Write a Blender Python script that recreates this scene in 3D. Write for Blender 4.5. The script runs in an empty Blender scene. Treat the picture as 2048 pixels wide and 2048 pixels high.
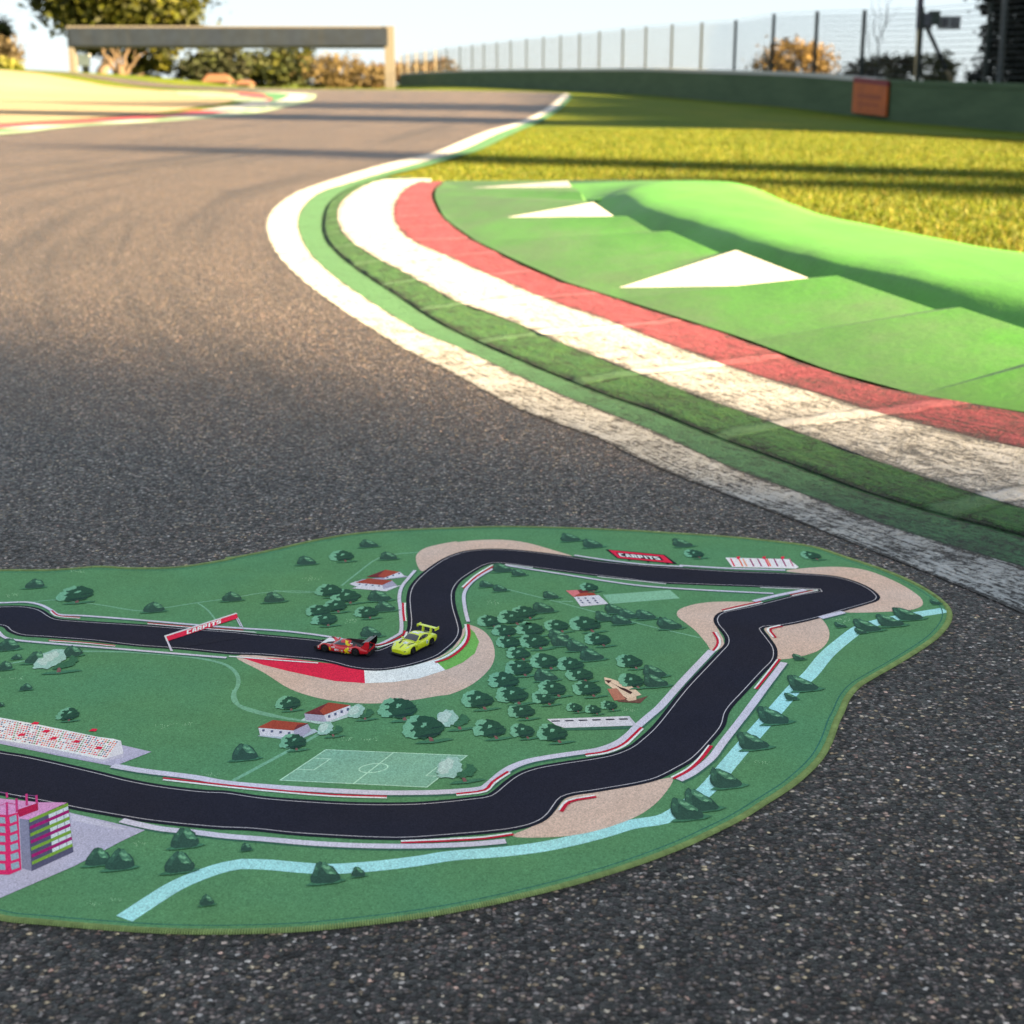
import bpy, bmesh, math, random
from mathutils import Vector, Matrix, Euler
from mathutils.bvhtree import BVHTree
from mathutils.geometry import delaunay_2d_cdt
from mathutils import noise as mnoise

random.seed(11)
SC = bpy.context.scene
COL = SC.collection

# ------------------------------------------------------------------ camera maths
FPX = 2986.0            # 35 mm lens on a 24 mm square sensor, in pixels of a 2048 px picture
CAMH = 0.69
HORIZON = 165.0
TH = math.atan((1024 - HORIZON) / FPX)
CT, ST = math.cos(TH), math.sin(TH)

def ray(px, py):
    dx = (px - 1024) / FPX
    dy = (1024 - py) / FPX
    return (dx, CT + dy * ST, -ST + dy * CT)

def un(px, py, z=0.0):
    """point of the level plane z seen at a picture position"""
    d = ray(px, py)
    t = (z - CAMH) / d[2]
    return Vector((d[0] * t, d[1] * t, z))

def onY(px, py, Y):
    d = ray(px, py)
    t = Y / d[1]
    return Vector((d[0] * t, Y, CAMH + d[2] * t))

def sstep(a, b, x):
    t = max(0.0, min(1.0, (x - a) / (b - a)))
    return t * t * (3 - 2 * t)

def table(xs, ys):
    n = len(xs)
    m = []
    for i in range(n):
        if i == 0:
            m.append((ys[1] - ys[0]) / (xs[1] - xs[0]))
        elif i == n - 1:
            m.append((ys[-1] - ys[-2]) / (xs[-1] - xs[-2]))
        else:
            a = (ys[i] - ys[i - 1]) / (xs[i] - xs[i - 1])
            b = (ys[i + 1] - ys[i]) / (xs[i + 1] - xs[i])
            m.append(0.0 if a * b <= 0 else 2 * a * b / (a + b))
    def f(x):
        if x <= xs[0]:
            return ys[0]
        if x >= xs[-1]:
            return ys[-1]
        lo = 0
        hi = n - 1
        while hi - lo > 1:
            mid = (lo + hi) // 2
            if xs[mid] <= x:
                lo = mid
            else:
                hi = mid
        h = xs[hi] - xs[lo]
        t = (x - xs[lo]) / h
        t2, t3 = t * t, t * t * t
        return ((2 * t3 - 3 * t2 + 1) * ys[lo] + (t3 - 2 * t2 + t) * h * m[lo]
                + (-2 * t3 + 3 * t2) * ys[hi] + (t3 - t2) * h * m[hi])
    return f

# ------------------------------------------------------------------ the lie of the land
base_profile = table([0, 12, 20, 30, 45, 60, 75, 86, 96, 112, 142, 205, 420, 6000],
                     [0, 0, .02, .07, .16, .26, .35, .38, .33, .08, -1.0, -3.2, -7.0, -26.0])
wall_ground = table([0, 5, 9, 15, 25, 33, 36, 40.7, 44, 47.5, 57, 64.5, 76, 95, 114, 135, 180, 300],
                    [0, -.03, -.08, -.2, -.36, -.38, -.34, -.28, -.17, -.06, .10, .215, .285, .40, .46, .44, -.6, -5])
left_bank = table([0, 8.9, 14, 17.8, 20.5, 23.4, 27.5, 36, 60, 200],
                  [0, 0, .05, .17, .45, .78, 1.02, 1.35, 1.7, 2.0])
def wall_x(Y):
    return 18.25 - 0.2009 * Y

def H(X, Y):
    z = base_profile(Y)
    if Y > 3:
        xw = wall_x(Y)
        xs = 3.2 if Y < 20 else 3.2 - (Y - 20) * 0.03
        xs = min(xs, xw - 5.0)
        w = sstep(xs, xw - .3, X)
        if w > 0:
            z = z * (1 - w) + wall_ground(Y) * w
    if X < -8:
        k = sstep(18, 58, Y)
        if Y > 150:
            k *= 1 - sstep(150, 400, Y)
        z += left_bank(-X) * k
    return z

def hit(px, py, dz=0.0):
    """first point where the view ray at a picture position meets the terrain"""
    d = ray(px, py)
    t, last = 1.0, 1.0
    while t < 400:
        if CAMH + d[2] * t <= H(d[0] * t, d[1] * t) + dz:
            a, b = last, t
            for _ in range(30):
                m = (a + b) / 2
                if CAMH + d[2] * m <= H(d[0] * m, d[1] * m) + dz:
                    b = m
                else:
                    a = m
            t = b
            break
        last = t
        t *= 1.006
    return Vector((d[0] * t, d[1] * t, CAMH + d[2] * t))

def catmull(pts, n=6, closed=False):
    P = [Vector(p) for p in pts]
    N = len(P)
    out = []
    segs = N if closed else N - 1
    for i in range(segs):
        if closed:
            p0, p1, p2, p3 = P[(i - 1) % N], P[i], P[(i + 1) % N], P[(i + 2) % N]
        else:
            p0, p1, p2, p3 = P[max(0, i - 1)], P[i], P[i + 1], P[min(N - 1, i + 2)]
        # centripetal parametrisation: no overshoot where points are unevenly spaced
        a = max(1e-9, (p1 - p0).length ** .5)
        b = max(1e-9, (p2 - p1).length ** .5)
        c = max(1e-9, (p3 - p2).length ** .5)
        m1 = (p2 - p1) if (p1 - p0).length < 1e-9 else ((p1 - p0) / a - (p2 - p0) / (a + b) + (p2 - p1) / b) * b
        m2 = (p2 - p1) if (p3 - p2).length < 1e-9 else ((p2 - p1) / b - (p3 - p1) / (b + c) + (p3 - p2) / c) * b
        for k in range(n):
            t = k / n
            t2, t3 = t * t, t * t * t
            out.append(p1 * (2 * t3 - 3 * t2 + 1) + m1 * (t3 - 2 * t2 + t) + p2 * (-2 * t3 + 3 * t2) + m2 * (t3 - t2))
    if not closed:
        out.append(P[-1])
    return out

def resample(P, n):
    L = [0.0]
    for a, b in zip(P, P[1:]): L.append(L[-1] + (b - a).length)
    out = []
    for k in range(n):
        s = L[-1] * k / (n - 1)
        i = 0
        while i < len(L) - 2 and L[i + 1] < s: i += 1
        d = L[i + 1] - L[i]
        out.append(P[i].lerp(P[i + 1], 0 if d < 1e-9 else (s - L[i]) / d))
    return out

# ------------------------------------------------------------------ objects
def tag(o, label=None, cat=None, group=None, kind=None):
    if label: o['label'] = label
    if cat: o['category'] = cat
    if group: o['group'] = group
    if kind: o['kind'] = kind
    return o

def empty(name, loc, label, cat, group=None, rz=0.0):
    o = bpy.data.objects.new(name, None)
    o.empty_display_size = 0.05
    o.location = loc
    o.rotation_euler = (0, 0, rz)
    COL.objects.link(o)
    return tag(o, label, cat, group)

class MB:
    """collects faces (with a material index, a colour and UVs) for ONE mesh object"""
    def __init__(self):
        self.v, self.f, self.m, self.c, self.uv, self.s = [], [], [], [], [], []
    def face(self, pts, mi=0, col=None, uv=None, smooth=False):
        i = len(self.v)
        self.v.extend([tuple(p) for p in pts])
        self.f.append(tuple(range(i, i + len(pts))))
        self.m.append(mi); self.c.append(col); self.uv.append(uv); self.s.append(smooth)
    def mesh(self, verts, faces, mi=0, col=None, smooth=False):
        i = len(self.v)
        self.v.extend([tuple(p) for p in verts])
        for f in faces:
            self.f.append(tuple(i + k for k in f))
            self.m.append(mi); self.c.append(col); self.uv.append(None); self.s.append(smooth)
    def grid(self, rows, mi=0, col=None, uvrows=None, smooth=True, closed=False):
        i = len(self.v)
        n = len(rows[0])
        for r in rows:
            self.v.extend([tuple(p) for p in r])
        for a in range(len(rows) - 1):
            for b in range(n if closed else n - 1):
                b2 = (b + 1) % n
                self.f.append((i + a * n + b, i + a * n + b2, i + (a + 1) * n + b2, i + (a + 1) * n + b))
                self.m.append(mi); self.c.append(col); self.s.append(smooth)
                self.uv.append(None if uvrows is None else (uvrows[a][b], uvrows[a][b2], uvrows[a + 1][b2], uvrows[a + 1][b]))
    def box(self, c, sx, sy, sz, mi=0, col=None, rot=None):
        vs = []
        for z in (-.5, .5):
            for x, y in ((-.5, -.5), (.5, -.5), (.5, .5), (-.5, .5)):
                p = Vector((x * sx, y * sy, z * sz))
                if rot is not None: p = rot @ p
                vs.append(Vector(c) + p)
        self.mesh(vs, [(3, 2, 1, 0), (4, 5, 6, 7), (0, 1, 5, 4), (1, 2, 6, 5), (2, 3, 7, 6), (3, 0, 4, 7)], mi, col)
    def tube(self, pts, rad, sides=6, mi=0, col=None, cap=True, smooth=True):
        P = [Vector(p) for p in pts]
        if not isinstance(rad, (list, tuple)): rad = [rad] * len(P)
        rows = []
        up = Vector((0, 0, 1))
        for k, p in enumerate(P):
            d = (P[min(k + 1, len(P) - 1)] - P[max(0, k - 1)]).normalized()
            a = up if abs(d.z) < .9 else Vector((1, 0, 0))
            x = d.cross(a).normalized(); y = x.cross(d).normalized()
            rows.append([p + (x * math.cos(q) + y * math.sin(q)) * rad[k] for q in [2 * math.pi * j / sides for j in range(sides)]])
        self.grid(rows, mi, col, None, smooth, True)
        if cap:
            self.face(rows[0], mi, col); self.face(list(reversed(rows[-1])), mi, col)
    def build(self, name, mats, parent=None, local=None):
        me = bpy.data.meshes.new(name)
        me.from_pydata(self.v, [], self.f)
        if not isinstance(mats, (list, tuple)): mats = [mats]
        for mt in mats: me.materials.append(mt)
        me.polygons.foreach_set('material_index', self.m)
        me.polygons.foreach_set('use_smooth', self.s)
        if any(c is not None for c in self.c):
            at = me.color_attributes.new('Col', 'FLOAT_COLOR', 'CORNER')
            buf = []
            for f, c in zip(self.f, self.c):
                c = c or (1, 1, 1)
                buf.extend((c[0], c[1], c[2], 1.0) * len(f))
            at.data.foreach_set('color', buf)
        if any(u is not None for u in self.uv):
            ul = me.uv_layers.new(name='UVMap')
            buf = []
            for f, u in zip(self.f, self.uv):
                if u is None: buf.extend((0.0, 0.0) * len(f))
                else:
                    for q in u: buf.extend((q[0], q[1]))
            ul.data.foreach_set('uv', buf)
        me.update()
        o = bpy.data.objects.new(name, me)
        COL.objects.link(o)
        if parent is not None: o.parent = parent
        if local is not None: o.location = local
        return o

def lin(v):
    v /= 255.0
    return v / 12.92 if v <= 0.04045 else ((v + 0.055) / 1.055) ** 2.4
def S(r, g, b):
    return (lin(r), lin(g), lin(b))

# ------------------------------------------------------------------ materials
class NT:
    def __init__(self, name):
        self.mat = bpy.data.materials.new(name)
        self.mat.use_nodes = True
        self.t = self.mat.node_tree
        self.bsdf = self.t.nodes['Principled BSDF']
    def n(self, typ, ins=None, **props):
        nd = self.t.nodes.new(typ)
        for k, v in props.items(): setattr(nd, k, v)
        for k, v in (ins or {}).items(): self.set(nd, k, v)
        return nd
    def set(self, nd, k, v):
        s = nd.inputs[k]
        if isinstance(v, bpy.types.NodeSocket): self.t.links.new(v, s)
        elif isinstance(v, (tuple, list)) and len(v) == 3 and s.type == 'RGBA': s.default_value = (*v, 1)
        else: s.default_value = v
    def out(self, k, v): self.set(self.bsdf, k, v)
    def pos(self, scale=(1, 1, 1)):
        g = self.n('ShaderNodeNewGeometry')
        m = self.n('ShaderNodeMapping', {'Vector': g.outputs['Position'], 'Scale': scale})
        return m.outputs[0]
    def obj(self, scale=(1, 1, 1)):
        g = self.n('ShaderNodeTexCoord')
        m = self.n('ShaderNodeMapping', {'Vector': g.outputs['Object'], 'Scale': scale})
        return m.outputs[0]
    def noise(self, vec, scale, detail=3, rough=.55):
        return self.n('ShaderNodeTexNoise', {'Vector': vec, 'Scale': scale, 'Detail': detail, 'Roughness': rough}).outputs[0]
    def ramp(self, fac, stops, interp='LINEAR'):
        r = self.n('ShaderNodeValToRGB', {'Fac': fac})
        e = r.color_ramp.elements
        r.color_ramp.interpolation = interp
        while len(e) < len(stops): e.new(.5)
        for k, (p, c) in enumerate(stops):
            e[k].position = p
            e[k].color = (*c, 1) if isinstance(c, (tuple, list)) else (c, c, c, 1)
        return r.outputs[0]
    def mix(self, fac, a, b, blend='MIX'):
        m = self.n('ShaderNodeMix', data_type='RGBA', blend_type=blend)
        self.set(m, 0, fac); self.set(m, 6, a); self.set(m, 7, b)
        return m.outputs[2]
    def math(self, op, a, b=0.0, clamp=False):
        m = self.n('ShaderNodeMath', operation=op, use_clamp=clamp)
        self.set(m, 0, a); self.set(m, 1, b)
        return m.outputs[0]
    def bump(self, h, strength=.5, dist=.01):
        self.out('Normal', self.n('ShaderNodeBump', {'Height': h, 'Strength': strength, 'Distance': dist}).outputs[0])

def plain(name, col, rough=.6, spec=.4, metal=0.0, var=.12, vs=8.0):
    m = NT(name)
    nz = m.noise(m.obj(), vs, 4)
    dark = tuple(c * (1 - var) for c in col); lite = tuple(min(1, c * (1 + var)) for c in col)
    m.out('Base Color', m.ramp(nz, [(.3, dark), (.7, lite)]))
    m.out('Roughness', rough); m.out('Specular IOR Level', spec); m.out('Metallic', metal)
    return m.mat

def asphalt():
    m = NT('asphalt')
    g = m.pos()
    # the chippings: each Voronoi cell is one stone
    jit = m.n('ShaderNodeTexNoise', {'Vector': g, 'Scale': 260.0, 'Detail': 1.0})
    off = m.n('ShaderNodeVectorMath', {0: jit.outputs[1], 1: (.5, .5, .5)}, operation='SUBTRACT')
    off2 = m.n('ShaderNodeVectorMath', {0: off.outputs[0], 'Scale': .0045}, operation='SCALE')
    gg = m.n('ShaderNodeVectorMath', {0: g, 1: off2.outputs[0]}, operation='ADD').outputs[0]
    v = m.n('ShaderNodeTexVoronoi', {'Vector': gg, 'Scale': 205.0, 'Randomness': 1.0})
    v2 = m.n('ShaderNodeTexVoronoi', {'Vector': gg, 'Scale': 520.0, 'Randomness': 1.0})
    sep = m.n('ShaderNodeSeparateColor', {'Color': v.outputs['Color']})
    stone = m.ramp(sep.outputs[0], [(0, (.010, .0075, .008)), (.28, (.022, .0165, .0175)), (.48, (.050, .038, .039)),
                                    (.66, (.100, .077, .074)), (.80, (.175, .140, .130)), (.92, (.30, .25, .23)), (1.0, (.66, .59, .54))])
    tint = m.ramp(sep.outputs[1], [(0, (1.3, .86, .74)), (.10, (1.05, .96, .94)), (.6, (.95, 1.0, 1.08)), (.9, (1.2, 1.05, .74))])
    c = m.mix(1.0, stone, tint, 'MULTIPLY')
    edge = m.ramp(v.outputs['Distance'], [(.0, 1.15), (.34, 1.0), (.62, .10)])  # dark rims between stones: relief shadow put into the colour
    c = m.mix(1.0, c, edge, 'MULTIPLY')
    s2 = m.n('ShaderNodeSeparateColor', {'Color': v2.outputs['Color']})
    c = m.mix(1.0, c, m.ramp(s2.outputs[0], [(0, .72), (.8, 1.12), (1, 1.5)]), 'MULTIPLY')
    big = m.noise(g, .9, 5, .6)
    c = m.mix(1.0, c, m.ramp(big, [(.25, (.80, .80, .82)), (.75, (1.2, 1.17, 1.12))]), 'MULTIPLY')
    # rubber laid down along the racing line (UV: u along the track, v across it)
    uv = m.n('ShaderNodeUVMap').outputs[0]
    st = m.n('ShaderNodeMapping', {'Vector': uv, 'Scale': (.07, 1.9, 1)})
    ru = m.noise(st.outputs[0], 1.6, 6, .65)
    c = m.mix(1.0, c, m.ramp(ru, [(.36, (.50, .50, .52)), (.48, (.95, .95, .95)), (.62, (1.1, 1.08, 1.05))]), 'MULTIPLY')
    m.out('Base Color', c)
    m.out('Roughness', m.ramp(sep.outputs[2], [(0, .28), (.3, .55), (1, .9)]))
    m.out('Specular IOR Level', .5)
    h = m.math('ADD', m.math('MULTIPLY', m.math('SUBTRACT', 1.0, v.outputs['Distance']), m.math('ADD', sep.outputs[2], .35)),
               m.math('MULTIPLY', v2.outputs['Distance'], -.35))
    m.bump(h, 1.0, .0045)
    return m.mat

def worn_paint(name, col, under=(.085, .08, .085), wear=.45, scale=1.0, crackle=.5, joints=False, tint2=None, near_wear=0.0):
    m = NT(name)
    g = m.pos()
    n1 = m.noise(g, 9 * scale, 6, .7)
    n2 = m.noise(g, 95 * scale, 4, .8)
    uvw = m.n('ShaderNodeUVMap').outputs[0]
    n3 = m.noise(m.n('ShaderNodeMapping', {'Vector': uvw, 'Scale': (4.5 * scale, 9.0, 1)}).outputs[0], 2.2, 5, .7)     # scuffs along the driving direction
    vv = m.n('ShaderNodeSeparateXYZ', {'Vector': uvw}).outputs[1]
    edge = m.ramp(m.math('PINGPONG', vv, .5), [(0, 1), (.10, 0)])
    h = m.math('ADD', m.math('MULTIPLY', n1, .26), m.math('ADD', m.math('MULTIPLY', n2, .48), m.math('MULTIPLY', n3, .36)))
    w = wear
    if near_wear:
        sy = m.n('ShaderNodeSeparateXYZ', {'Vector': g}).outputs[1]
        w = m.math('ADD', m.n('ShaderNodeMapRange', {'Value': sy, 'From Min': 1.9, 'From Max': 5.0, 'To Min': near_wear, 'To Max': 0.0}).outputs[0], wear)
    w = m.math('ADD', m.math('MULTIPLY', edge, .085), w)
    lo = m.math('SUBTRACT', h, w)
    keep = m.ramp(m.math('MULTIPLY', m.math('ADD', lo, .02), 12.0, True), [(0, 0), (1, 1)])
    dirt = m.noise(m.n('ShaderNodeMapping', {'Vector': uvw, 'Scale': (2.4, 7.0, 1)}).outputs[0], 3.0, 6, .72)
    pale = col if tint2 is None else tint2
    paint = m.ramp(dirt, [(.28, tuple(c * .66 for c in col)), (.46, col), (.75, tuple(min(.92, c * 1.12) for c in pale))])
    vo = m.n('ShaderNodeTexVoronoi', {'Vector': m.pos((1, .7, 1)), 'Scale': 17.0 * scale}, feature='DISTANCE_TO_EDGE')
    cr = m.ramp(vo.outputs['Distance'], [(0, 1 - crackle), (.10, 1.0)])
    paint = m.mix(m.math('MULTIPLY', m.ramp(m.noise(g, 3.5, 2), [(.42, 0), (.6, 1)]), 1.0), paint, m.mix(1.0, paint, cr, 'MULTIPLY'))
    stone = m.noise(g, 240, 2)
    und = m.ramp(stone, [(.35, tuple(c * .45 for c in under)), (.65, tuple(c * 1.5 for c in under))])
    c = m.mix(keep, und, paint)
    hh = m.math('ADD', m.math('MULTIPLY', keep, .25), m.math('ADD', m.math('MULTIPLY', n2, .8), m.math('MULTIPLY', n1, .8)))
    if joints:
        uv = m.n('ShaderNodeUVMap').outputs[0]
        su = m.n('ShaderNodeSeparateXYZ', {'Vector': uv})
        wob = m.math('MULTIPLY', m.math('SUBTRACT', m.noise(g, 12, 3), .5), .03)
        u = m.math('PINGPONG', m.math('ADD', su.outputs[0], wob), .31)
        jl = m.ramp(u, [(0, 1), (.020, 1), (.034, 0)])
        c = m.mix(m.math('MULTIPLY', jl, .75), c, tuple(min(.9, x * 1.18 + .05) for x in col))
        hh = m.math('ADD', hh, m.math('MULTIPLY', jl, .6))
        gap = m.ramp(u, [(.036, 0), (.042, 1), (.05, 0)])
        c = m.mix(m.math('MULTIPLY', gap, .6), c, tuple(x * .3 for x in under))
    m.out('Base Color', c)
    m.out('Roughness', .75); m.out('Specular IOR Level', .3)
    m.bump(hh, 1.0, .024)
    return m.mat

def print_fabric(name):
    """printed short pile: the colour of every printed shape is stored on its faces"""
    m = NT(name)
    a = m.n('ShaderNodeVertexColor', layer_name='Col').outputs[0]
    g = m.pos()
    n1 = m.noise(g, 620, 2, .6)
    n2 = m.noise(m.pos((1, .55, 1)), 330, 3, .7)
    n3 = m.noise(g, 14, 4, .6)
    c = m.mix(1.0, a, m.ramp(n1, [(.25, .66), (.75, 1.34)]), 'MULTIPLY')
    c = m.mix(1.0, c, m.ramp(n2, [(.25, .86), (.75, 1.14)]), 'MULTIPLY')
    c = m.mix(1.0, c, m.ramp(n3, [(.3, .94), (.7, 1.06)]), 'MULTIPLY')
    c = m.mix(1.0, c, m.ramp(m.noise(g, 5, 3), [(.3, (.94, 1.0, 1.06)), (.7, (1.07, 1.0, .92))]), 'MULTIPLY')
    m.out('Base Color', c)
    m.out('Roughness', .95); m.out('Specular IOR Level', .06)
    m.bump(m.math('ADD', n1, n2), .55, .0012)
    return m.mat

def grass_ground():
    m = NT('turf')
    g = m.pos()
    a = m.noise(g, .55, 4); b = m.noise(g, 9, 4, .7); f = m.noise(g, 60, 2, .7)
    c = m.ramp(a, [(.3, (.052, .094, .006)), (.55, (.086, .116, .007)), (.75, (.130, .128, .012))])
    c = m.mix(1.0, c, m.ramp(b, [(.3, (.6, .7, .6)), (.7, (1.25, 1.15, 1.0))]), 'MULTIPLY')
    c = m.mix(1.0, c, m.ramp(f, [(.3, .65), (.7, 1.3)]), 'MULTIPLY')
    m.out('Base Color', c); m.out('Roughness', .95); m.out('Specular IOR Level', .1)
    m.bump(m.math('ADD', b, m.math('MULTIPLY', f, .5)), .8, .015)
    return m.mat

def attr_mat(name, rough=.7, spec=.25, trans=0.0, var=.15, scale=4.0):
    m = NT(name)
    a = m.n('ShaderNodeVertexColor', layer_name='Col').outputs[0]
    nz = m.noise(m.pos(), scale, 3)
    c = m.mix(1.0, a, m.ramp(nz, [(.3, 1 - var), (.7, 1 + var)]), 'MULTIPLY')
    m.out('Base Color', c); m.out('Roughness', rough); m.out('Specular IOR Level', spec)
    if trans:
        tr = m.n('ShaderNodeBsdfTranslucent', {'Color': c})
        mx = m.n('ShaderNodeMixShader', {0: trans, 1: m.bsdf.outputs[0], 2: tr.outputs[0]})
        m.t.links.new(mx.outputs[0], m.t.nodes['Material Output'].inputs[0])
    return m.mat

def car_paint(name, col, rough=.22, coat=.6):
    m = NT(name)
    nz = m.noise(m.obj(), 90, 3)
    m.out('Base Color', m.ramp(nz, [(.3, tuple(c * .92 for c in col)), (.7, tuple(min(1, c * 1.06) for c in col))]))
    m.out('Roughness', rough); m.out('Specular IOR Level', .5)
    m.out('Coat Weight', coat); m.out('Coat Roughness', .08)
    return m.mat
# ------------------------------------------------------------------ light and print settings
SUN_STRENGTH = 5.0
SUN_COLOR = (1.0, .72, .38)
SKY_STRENGTH = .05
EXPOSURE = 3.45
SKY_VEIL = .92
VEIL_COLOR = (1.44, 1.64, 1.78)
MAT_K = (1.18, 1.04, .92)
EDGE_Y = 3.78
# places (x, y), distance towards the sun, radius and height of unseen trees added to throw shadows across the lawn and the track
STRIPES = [(0, 12.2, 34, 1.0, 12.5), (0, 14.3, 36, .85, 16), (0, 26.6, 36, 1.9, 21), (0, 35.4, 36, 1.9, 20), (0, 39.2, 36, 1.9, 19)] + \
          [(0, 23.2 + 2.0 * k, 24, 1.35, (6.2 if k < 2 else 8.8) + (k % 3) * .35) for k in range(19)]
# ================================================================== light, camera, world
SUN_AZ = math.radians(30)          # behind the camera, to the right
SUN_EL = math.radians(21.0)
to_sun = Vector((math.cos(SUN_AZ) * math.cos(SUN_EL), -math.sin(SUN_AZ) * math.cos(SUN_EL), math.sin(SUN_EL)))

w = bpy.data.worlds.new('World'); SC.world = w; w.use_nodes = True
bg = w.node_tree.nodes['Background']
sky = w.node_tree.nodes.new('ShaderNodeTexSky')
sky.sky_type = 'NISHITA'; sky.sun_disc = False
sky.sun_elevation = SUN_EL
sky.sun_rotation = math.atan2(to_sun.x, to_sun.y)
sky.air_density = .7; sky.dust_density = .4; sky.ozone_density = .4
# a thin bright veil of high cloud evens the clear sky out
veil = w.node_tree.nodes.new('ShaderNodeMix'); veil.data_type = 'RGBA'
veil.inputs[0].default_value = SKY_VEIL
w.node_tree.links.new(sky.outputs[0], veil.inputs[6])
veil.inputs[7].default_value = (*VEIL_COLOR, 1)
w.node_tree.links.new(veil.outputs[2], bg.inputs[0])
bg.inputs[1].default_value = SKY_STRENGTH

sl = bpy.data.lights.new('sun', 'SUN'); sl.energy = SUN_STRENGTH; sl.angle = math.radians(1.5)
sl.color = SUN_COLOR
so = bpy.data.objects.new('sun', sl); COL.objects.link(so)
so.rotation_euler = to_sun.to_track_quat('Z', 'Y').to_euler()
so.location = (30, -20, 20)

cam = bpy.data.cameras.new('camera'); co = bpy.data.objects.new('camera', cam); COL.objects.link(co)
cam.sensor_fit = 'HORIZONTAL'; cam.sensor_width = 24.0; cam.lens = 24.0 * FPX / 2048.0
co.location = (0, 0, CAMH)
co.rotation_euler = (math.pi / 2 - TH, 0, 0)
cam.clip_start = 0.05; cam.clip_end = 12000
cam.dof.use_dof = True; cam.dof.focus_distance = 1.70; cam.dof.aperture_fstop = 6.0
SC.camera = co
SC.view_settings.view_transform = 'Standard'; SC.view_settings.look = 'None'
SC.view_settings.exposure = EXPOSURE; SC.view_settings.gamma = 1.0
SC.render.film_transparent = False

# ================================================================== curves traced on the ground
def cr4(x, y): return (500 + x * .4141, 300 + y * .4141)
def px_curve(pts, z=0.0, terrain=False, n=6):
    P = catmull([(p[0], p[1], 0) for p in pts], n)
    return [hit(p.x, p.y, z) if terrain else un(p.x, p.y, z) for p in P]
def as_xy(pts):
    q = sorted([(p.y, p.x) for p in pts])
    ys = [a for a, b in q]; xs = [b for a, b in q]
    def f(Y):
        if Y <= ys[0]: return xs[0]
        if Y >= ys[-1]: return xs[-1]
        lo, hi = 0, len(ys) - 1
        while hi - lo > 1:
            m = (lo + hi) // 2
            if ys[m] <= Y: lo = m
            else: hi = m
        d = ys[hi] - ys[lo]
        return xs[lo] if d < 1e-9 else xs[lo] + (xs[hi] - xs[lo]) * (Y - ys[lo]) / d
    f.lo, f.hi = ys[0], ys[-1]
    return f

pxB0 = [(1135, 187), (1125, 189), (1100, 211), (1049, 239), (962, 266), (882, 299), (852, 308), (765, 329), (666, 358), (583, 389), (541, 424), (531, 453),
        (541, 486), (566, 524), (624, 577), (707, 635), (815, 702), (914, 751), (1038, 818), (1204, 880), (1300, 928),
        (1455, 990), (1610, 1048), (1765, 1110), (1920, 1172), (2048, 1228), (2300, 1350)]
pxB1 = [(1140, 189), (1134, 196), (1112, 216), (1071, 239), (998, 266), (926, 300), (873, 317), (790, 339), (699, 366), (637, 387), (606, 416), (596, 445), (604, 478),
        (624, 511), (674, 557), (748, 608), (852, 669), (914, 693), (1018, 743), (1121, 789), (1300, 860), (1455, 932),
        (1610, 990), (1765, 1048), (1920, 1098), (2048, 1135), (2300, 1225)]
pxB2 = [(1146, 190), (1140, 200), (1124, 216), (1090, 239), (1030, 266), (960, 300), (914, 314), (840, 336), (775, 352), (732, 364), (686, 383), (653, 412), (643, 445), (647, 478), (674, 511), (715, 544), (790, 594),
        (873, 648), (976, 698), (1080, 743), (1204, 793), (1300, 826), (1416, 874), (1571, 932), (1726, 990), (1881, 1036), (2048, 1081), (2300, 1160)]
pxB3 = [(823, 352), (790, 356), (748, 364), (707, 383), (678, 412), (676, 441), (690, 470), (732, 503), (815, 548), (914, 602), (1018, 640),
        (1121, 685), (1300, 755), (1416, 800), (1517, 835), (1610, 870), (1726, 912), (1881, 966), (2048, 1017), (2300, 1090)]
pxB4 = [(862, 357), (835, 365), (806, 383), (788, 416), (792, 445), (815, 474), (893, 511), (997, 557), (1121, 608), (1200, 634), (1345, 691),
        (1507, 748), (1661, 796), (1814, 840), (2048, 897), (2300, 952)]
pxB5 = [(889, 362), (877, 371), (868, 383), (875, 412), (893, 437), (935, 470), (1018, 515), (1121, 561), (1200, 584), (1288, 614), (1463, 669),
        (1639, 735), (1814, 783), (2048, 823), (2300, 862)]
ZK = [.009, .010, .012, .024, .030, .035]     # kerb heights from the white line to the back of the red strip
cB0 = px_curve(pxB0, .004, True); cB1 = px_curve(pxB1, .004, True); cB2 = px_curve(pxB2, .004, True)
cB3 = px_curve(pxB3, ZK[3]); cB4 = px_curve(pxB4, ZK[4]); cB5 = px_curve(pxB5, ZK[5])
fB = [as_xy(c) for c in (cB0, cB1, cB2, cB3, cB4, cB5)]

# left edge of the track, far away
pxL0 = [(0, 271), (70, 264), (145, 254), (290, 246), (435, 235), (520, 226), (575, 214), (612, 205), (630, 197), (634, 189)]
cL0 = px_curve(pxL0, .004, True)
fL = as_xy(cL0)
LY = fL.hi
RY = fB[0].hi
xL_turn = table([LY, LY + 3, LY + 8, LY + 15, LY + 30], [fL(LY), fL(LY) - .8, fL(LY) - 3.5, fL(LY) - 9, fL(LY) - 24])
xR_turn = table([RY, RY + 2, RY + 5, RY + 10, RY + 16, RY + 24], [fB[0](RY), fB[0](RY) - .5, fB[0](RY) - 2.4, fB[0](RY) - 7, fB[0](RY) - 14, fB[0](RY) - 26])
def track_left(Y):
    if Y <= fL.lo: return fL(fL.lo) - (fL.lo - Y) * .30
    return fL(Y) if Y <= LY else xL_turn(Y)
def track_right(Y):
    return fB[1](Y) if Y <= RY else xR_turn(Y)

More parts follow.
